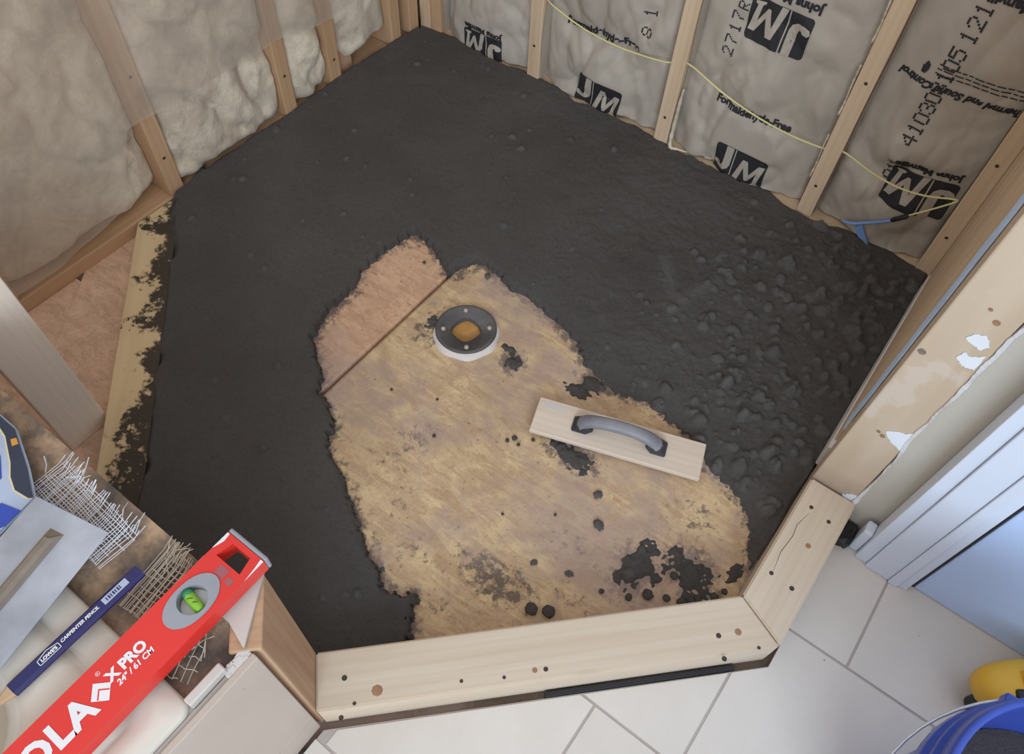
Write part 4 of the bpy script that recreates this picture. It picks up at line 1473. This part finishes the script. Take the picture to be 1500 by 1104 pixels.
lay('label_spot', [(0.6535, -1.5205), (0.663, -1.5240), (0.660, -1.531), (0.650, -1.5265)], 0.4139, 'orange', pb, local=False)
lay('blue_band', [(0.60, -1.545), (0.66, -1.548), (0.688, -1.565), (0.694, -1.583), (0.66, -1.590), (0.60, -1.58)], 0.4127, 'pack_blue', pb, local=False)
lay('blue_band', [(0.718, -1.585), (0.745, -1.577), (0.748, -1.60), (0.735, -1.625), (0.715, -1.61)], 0.4127, 'pack_blue', pb, local=False)
lay('black_band', [(0.69, -1.612), (0.728, -1.622), (0.715, -1.645), (0.68, -1.63)], 0.4127, 'black', pb, local=False)

# ---- steel trowel
tw = empty('finishing_trowel', (0.833, -1.674, 0.4215), (0.0, 0.0, math.atan2(-0.169, 0.037)))
props(tw, 'flat steel finishing trowel lying over the mesh tape and blue pack', 'trowel')
bm = bmesh.new(); add_box(bm, (-0.135, -0.055, 0.0), (0.145, 0.055, 0.0014), 0.0005)
from_bm('blade', bm, M['steel'], tw, local=True)
bm = bmesh.new()
sec = [(-0.010, 0.0016), (0.010, 0.0016), (0.007, 0.007), (0.003, 0.010), (-0.003, 0.010), (-0.007, 0.007)]
a = [bm.verts.new((-0.110 + (0.012 if p[1] > .005 else 0), p[0], p[1])) for p in sec]; b = [bm.verts.new((0.13, p[0], p[1])) for p in sec]
bm.faces.new(a); bm.faces.new(b[::-1])
for i in range(6): bm.faces.new((a[i - 1], a[i], b[i], b[i - 1]))
from_bm('spine', bm, M['alu'], tw, local=True)
bm = bmesh.new(); tube(bm, spline([(0.012, 0, 0.009), (0.014, 0, 0.030), (0.030, 0, 0.045), (0.045, 0, 0.047)], 4), 0.006, 8)
from_bm('shank', bm, M['alu'], tw, smooth=True, local=True)
bm = bmesh.new(); tube(bm, [(0.040, 0, 0.047), (0.050, 0, 0.047), (0.08, 0, 0.049), (0.11, 0, 0.048), (0.14, 0, 0.046), (0.146, 0, 0.046)], [0.010, 0.014, 0.017, 0.016, 0.014, 0.009], 14)
from_bm('handle', bm, M['stud_pale'], tw, smooth=True, local=True)

# ---- carpenter pencil
pc = empty('carpenter_pencil', (0.919, -1.6305, 0.4125), (0, 0.0, PI / 2 + 0.0))
pc.rotation_euler = (0.0, 0.0, PI / 2 + 0.0)
props(pc, 'flat dark blue carpenter pencil with white lettering lying on the tub rim', 'pencil')
bm = bmesh.new()
hw, hh = 0.0090, 0.0046
oc = [(-hw, -hh * .35), (-hw * .62, -hh), (hw * .62, -hh), (hw, -hh * .35), (hw, hh * .35), (hw * .62, hh), (-hw * .62, hh), (-hw, hh * .35)]
a = [bm.verts.new((-0.075, p[0], p[1])) for p in oc]; b = [bm.verts.new((0.093, p[0], p[1])) for p in oc]
bm.faces.new(a); bm.faces.new(b[::-1])
for i in range(8): bm.faces.new((a[i - 1], a[i], b[i], b[i - 1]))
from_bm('barrel', bm, M['pencil'], pc, local=True)
bm = bmesh.new()
a = [bm.verts.new((-0.0752, p[0] * .96, p[1] * .96)) for p in oc]; b = [bm.verts.new((-0.093, p[0] * 0.32, p[1] * .4)) for p in oc]
bm.faces.new(b)
for i in range(8): bm.faces.new((a[i - 1], a[i], b[i], b[i - 1]))
from_bm('sharpened_wood', bm, M['pencil_wood'], pc, local=True)
bm = bmesh.new()
a = [bm.verts.new((-0.0928, p[0] * .31, p[1] * .39)) for p in oc]; b = [bm.verts.new((-0.099, p[0] * 0.22, p[1] * .12)) for p in oc]
bm.faces.new(b)
for i in range(8): bm.faces.new((a[i - 1], a[i], b[i], b[i - 1]))
from_bm('lead', bm, M['graphite'], pc, local=True)
lay('barcode_sticker', [(0.043, -.0044), (0.076, -.0044), (0.076, .0044), (0.043, .0044)], hh + 0.0001, 'sticker', pc, 0.0002)
for k in range(7):
    x = 0.0475 + k * 0.0030
    lay('barcode_bar', [(x, -.0025), (x + .0012 + .0006 * (k % 2), -.0025), (x + .0012 + .0006 * (k % 2), .0025), (x, .0025)], hh + 0.0004, 'pencil', pc, 0.0001)


def place_text(me, M4, name, mat, parent):
    me.transform(M4)
    return mesh_obj(name, me, M[mat], parent, local=True)


place_text(text_mesh("CARPENTER PENCIL", 0.0055, 0.25, 0.0002), Matrix.Translation((0.012, 0, hh + 0.0003)), 'lettering', 'level_white', pc)
place_text(text_mesh("LOWE'S", 0.0056, 0, 0.0003), Matrix.Translation((-0.028, -0.001, hh + 0.0003)), 'lettering', 'level_white', pc)
bm = bmesh.new()
hs = [(-0.041, -0.0045), (-0.015, -0.0045), (-0.015, 0.0020), (-0.028, 0.0050), (-0.041, 0.0020)]
for i in range(5):
    p, q = Vector((*hs[i - 1], 0)), Vector((*hs[i], 0))
    d = (q - p).normalized(); nrm = Vector((-d.y, d.x, 0)) * 0.0004
    bm.faces.new([bm.verts.new(v + Vector((0, 0, hh + 0.0003))) for v in (p - nrm, q - nrm, q + nrm, p + nrm)])
from_bm('house_outline', bm, M['level_white'], pc, local=True)

# ---- spirit level
LV = empty('spirit_level', (1.006, -1.745, 0.4090), (0, 0, PI / 2 + 0.006))
props(LV, 'red box spirit level with white lettering and a green vial', 'spirit level')
HL, HWd, HT = 0.306, 0.0300, 0.025      # half length, half width, thickness
slot = (0.272, 0.293, 0.0195)           # hand slot x0, x1, half width


def frame_block(bm, x0, x1, y, z0, z1, hx0, hx1, hy):
    """box with a rectangular through hole"""
    outer = [(x0, -y), (x1, -y), (x1, y), (x0, y)]; inner = [(hx0, -hy), (hx1, -hy * .75), (hx1, hy * .75), (hx0, hy)]
    V = {}
    for nm, ps, z in (('ot', outer, z1), ('it', inner, z1), ('ob', outer, z0), ('ib', inner, z0)):
        V[nm] = [bm.verts.new((p[0], p[1], z)) for p in ps]
    for i in range(4):
        j = (i + 1) % 4
        bm.faces.new((V['ot'][i], V['ot'][j], V['it'][j], V['it'][i]))
        bm.faces.new((V['ob'][j], V['ob'][i], V['ib'][i], V['ib'][j]))
        bm.faces.new((V['ob'][i], V['ob'][j], V['ot'][j], V['ot'][i]))
        bm.faces.new((V['ib'][j], V['ib'][i], V['it'][i], V['it'][j]))


bm = bmesh.new()
vx, vr = 0.220, 0.0175
add_box(bm, (-HL, -HWd, 0), (vx - 0.030, HWd, HT))
frame_block(bm, vx + 0.032, HL - 0.006, HWd, 0, HT, slot[0], slot[1], slot[2])
from_bm('profile', bm, M['red'], LV, local=True)
# middle block with the round vial window
bm = bmesh.new()
n = 32
ang = [2 * PI * i / n + PI / n for i in range(n)]


def sqr(a, hx, hy):
    c, s = math.cos(a), math.sin(a)
    k = 1 / max(abs(c) / hx, abs(s) / hy)
    return (c * k, s * k)


for cx_, cy_ in ((1, 1), (1, -1), (-1, 1), (-1, -1)):
    ac = math.atan2(cy_ * HWd, cx_ * 0.031) % (2 * PI)
    ang[min(range(n), key=lambda i: abs(ang[i] % (2 * PI) - ac))] = ac
R_o = [sqr(a, 0.031, HWd) for a in ang]
ot = [bm.verts.new((vx + 0.001 + p[0], p[1], HT)) for p in R_o]; ob = [bm.verts.new((vx + 0.001 + p[0], p[1], 0)) for p in R_o]
it = [bm.verts.new((vx + 0.021 * math.cos(a), 0.021 * math.sin(a), HT)) for a in ang]; ib = [bm.verts.new((vx + 0.021 * math.cos(a), 0.021 * math.sin(a), 0)) for a in ang]
for i in range(n):
    j = (i + 1) % n
    bm.faces.new((ot[i], ot[j], it[j], it[i])); bm.faces.new((ob[j], ob[i], ib[i], ib[j]))
    bm.faces.new((ob[i], ob[j], ot[j], ot[i])); bm.faces.new((ib[j], ib[i], it[i], it[j]))
from_bm('vial_block', bm, M['red'], LV, local=True)
bm = bmesh.new()       # oval grey bezel
bo = []
for a in ang:
    bo.append((vx - 0.001 + 0.036 * math.copysign(abs(math.cos(a)) ** 0.9, math.cos(a)), 0.0225 * math.sin(a)))
A = [bm.verts.new((p[0], p[1], HT + 0.0002)) for p in bo]; B = [bm.verts.new((p[0], p[1], HT + 0.0016)) for p in bo]
C = [bm.verts.new((vx + vr * math.cos(a), vr * math.sin(a), HT + 0.0016)) for a in ang]; D = [bm.verts.new((vx + vr * math.cos(a), vr * math.sin(a), HT - 0.014)) for a in ang]
for p, q in ((A, B), (B, C), (C, D)):
    for i in range(n): bm.faces.new((p[i], p[(i + 1) % n], q[(i + 1) % n], q[i]))
bez = from_bm('vial_bezel', bm, M['level_grey'], LV, local=True)
bm = bmesh.new(); lathe(bm, [(vr - .0002, 0.0), (0.0002, 0.0005)], 32, (vx, 0, HT - 0.0145))
from_bm('vial_backing', bm, M['level_white'], LV, local=True)
bm = bmesh.new(); tube(bm, [(vx - .002, -0.0150, HT - 0.006), (vx - .001, -0.010, HT - 0.006), (vx + .001, 0.008, HT - 0.006), (vx + .002, 0.0145, HT - 0.006)], [.0055, .0066, .0066, .0055], 16)
vi = from_bm('vial', bm, M['vial'], LV, smooth=True, local=True)
bm = bmesh.new(); tube(bm, [(vx + .0012, 0.009, HT - 0.006), (vx + .003, 0.0172, HT - 0.006)], [.0071, .0058], 16)
from_bm('vial_cap', bm, M['vial_dark'], LV, smooth=True, local=True)
for yy in (-0.0035, 0.0035):
    bm = bmesh.new(); tube(bm, [(vx - 0.0003, yy - .0003, HT - 0.006), (vx + 0.0003, yy + .0003, HT - 0.006)], .0069, 16)
    from_bm('vial_ring', bm, M['black'], LV, local=True)
for sx in (1, -1):       # white end caps
    bm = bmesh.new()
    add_box(bm, (HL - 0.0055, -HWd - .0008, -0.0), (HL, HWd + .0008, HT + .0008), 0.002, 2)
    if sx < 0:
        for v in bm.verts: v.co.x *= -1
    from_bm('end_cap', bm, M['level_grey'], LV, local=True)
lay('scraped_paint', [(0.275, 0.0298), (0.299, 0.0298), (0.299, 0.0265), (0.289, 0.0250), (0.281, 0.0275)], HT + 0.0001, 'level_white', LV, 0.0004)
lay('scraped_paint', [(0.270, -0.0298), (0.299, -0.0298), (0.299, -0.0255), (0.288, -0.0275)], HT + 0.0001, 'level_white', LV, 0.0004)
lay('faded_label', [(0.256, 0.006), (0.268, 0.006), (0.268, -0.008), (0.256, -0.008)], HT + 0.0001, 'faded', LV, 0.0003)
lay('faded_label', [(0.255, -0.012), (0.263, -0.012), (0.263, -0.021), (0.255, -0.021)], HT + 0.0001, 'faded', LV, 0.0003)


def ltext(s, size, x, y, bold=0.0, spacing=1.0, shear=0.0):
    place_text(text_mesh(s, size, shear, bold, spacing), Matrix.Translation((x, y, HT + 0.0005)), 'lettering', 'level_white', LV)


ltext('X PRO', 0.0165, 0.134, 0.0045, 0.0008)
ltext('24" / 61 CM', 0.0092, 0.136, -0.0075, 0.0003, 1.0, 0.2)
ltext('SOLA', 0.040, 0.034, -0.0010, 0.0016, 1.06)
ltext('\u00ae', 0.0070, 0.107, 0.0175)
bm = bmesh.new()
for q in ([(0.085, 0.0), (0.0975, 0.0135), (0.110, 0.0), (0.0975, -0.0135)],):
    bm.faces.new([bm.verts.new((p[0], p[1], HT + 0.0004)) for p in q])
from_bm('diamond_mark', bm, M['level_white'], LV, local=True)
lay('diamond_slot', [(0.0895, -0.004), (0.0975, 0.0045), (0.1055, -0.004), (0.1045, -0.005), (0.0975, 0.0025), (0.0905, -0.005)], HT + 0.0004, 'red', LV, 0.0003)

# ---- blue bucket
BX, BY, BZ = 1.950, -1.132, 0.365
bk = empty('bucket', (BX, BY, TZ))
props(bk, 'blue plastic bucket with a ribbed rim and white wire handle', 'bucket')
bm = bmesh.new()
R = 0.178
lathe(bm, [(0.0002, 0.001), (R * 0.80, 0.001), (R * 0.815, 0.006), (R * 0.90, 0.26), (R * .915, 0.318), (R * 1.0, 0.320), (R * 1.0, 0.345), (R * 0.965, 0.348), (R * 0.962, 0.352), (R * 0.985, 0.355), (R * .985, 0.370), (R * .955, 0.374), (R * 0.952, 0.378), (R * 0.970, 0.382), (R * 0.965, 0.403), (R * 0.955, 0.407), (R * 0.915, 0.407), (R * 0.905, 0.395), (R * 0.87, 0.2), (R * 0.79, 0.010), (0.0002, 0.008)], 64, (BX, BY, TZ))
from_bm('pail', bm, M['bucket'], bk, smooth=True)
bm = bmesh.new(); lathe(bm, [(0.0002, 0.285), (R * 0.60, 0.283), (R * 0.882, 0.280)], 40, (BX, BY, TZ))
from_bm('contents', bm, M['mortar'], bk, smooth=True)
bm = bmesh.new()
w = []
a0 = math.radians(126)
for i in range(25):
    a = a0 + PI * i / 24
    tip = 0.325 - 0.10 * math.sin(PI * i / 24)
    rr_ = R * 1.03 - 0.004 * math.sin(PI * i / 24)
    w.append((BX + rr_ * math.cos(a), BY + rr_ * math.sin(a), TZ + tip))
tube(bm, w, 0.0022, 8)
from_bm('wire_handle', bm, M['wire'], bk, smooth=True)
for a in (a0, a0 + PI):
    bm = bmesh.new(); add_box(bm, (BX + R * 1.0 * math.cos(a) - .009, BY + R * 1.0 * math.sin(a) - .009, TZ + 0.322), (BX + R * 1.0 * math.cos(a) + .009, BY + R * 1.0 * math.sin(a) + .009, TZ + 0.343), 0.004, 2)
    from_bm('handle_ear', bm, M['bucket'], bk)

# ---- yellow power tool
yt = empty('power_tool', (1.950, -0.812, TZ), (0, 0, 0.62))
props(yt, 'yellow power tool housing with a black rubber foot beside the door', 'power tool')
bm = bmesh.new()
bmesh.ops.create_uvsphere(bm, u_segments=24, v_segments=12, radius=1)
for v in bm.verts:
    c = v.co
    v.co = Vector((0.105 * math.copysign(abs(c.x) ** 0.75, c.x) + 0.045, 0.042 * math.copysign(abs(c.y) ** 0.7, c.y), 0.062 + 0.045 * math.copysign(abs(c.z) ** 0.7, c.z)))
from_bm('housing', bm, M['yellow'], yt, smooth=True, local=True)
bm = bmesh.new(); add_box(bm, (-0.005, -0.012, 0.094), (0.13, 0.016, 0.116), 0.007, 3)
from_bm('rib', bm, M['yellow'], yt, smooth=False, local=True)
bm = bmesh.new(); add_box(bm, (-0.020, -0.044, 0.085), (0.004, -0.012, 0.1065), 0.004, 2)
from_bm('vent_slot', bm, M['black'], yt, local=True)
bm = bmesh.new(); add_box(bm, (-0.052, -0.036, 0.0005), (-0.012, -0.004, 0.042), 0.009, 3)
from_bm('rubber_foot', bm, M['black'], yt, local=True)
bm = bmesh.new(); add_box(bm, (0.06, -0.030, 0.0005), (0.12, 0.030, 0.030), 0.009, 3)
from_bm('rubber_foot', bm, M['black'], yt, local=True)
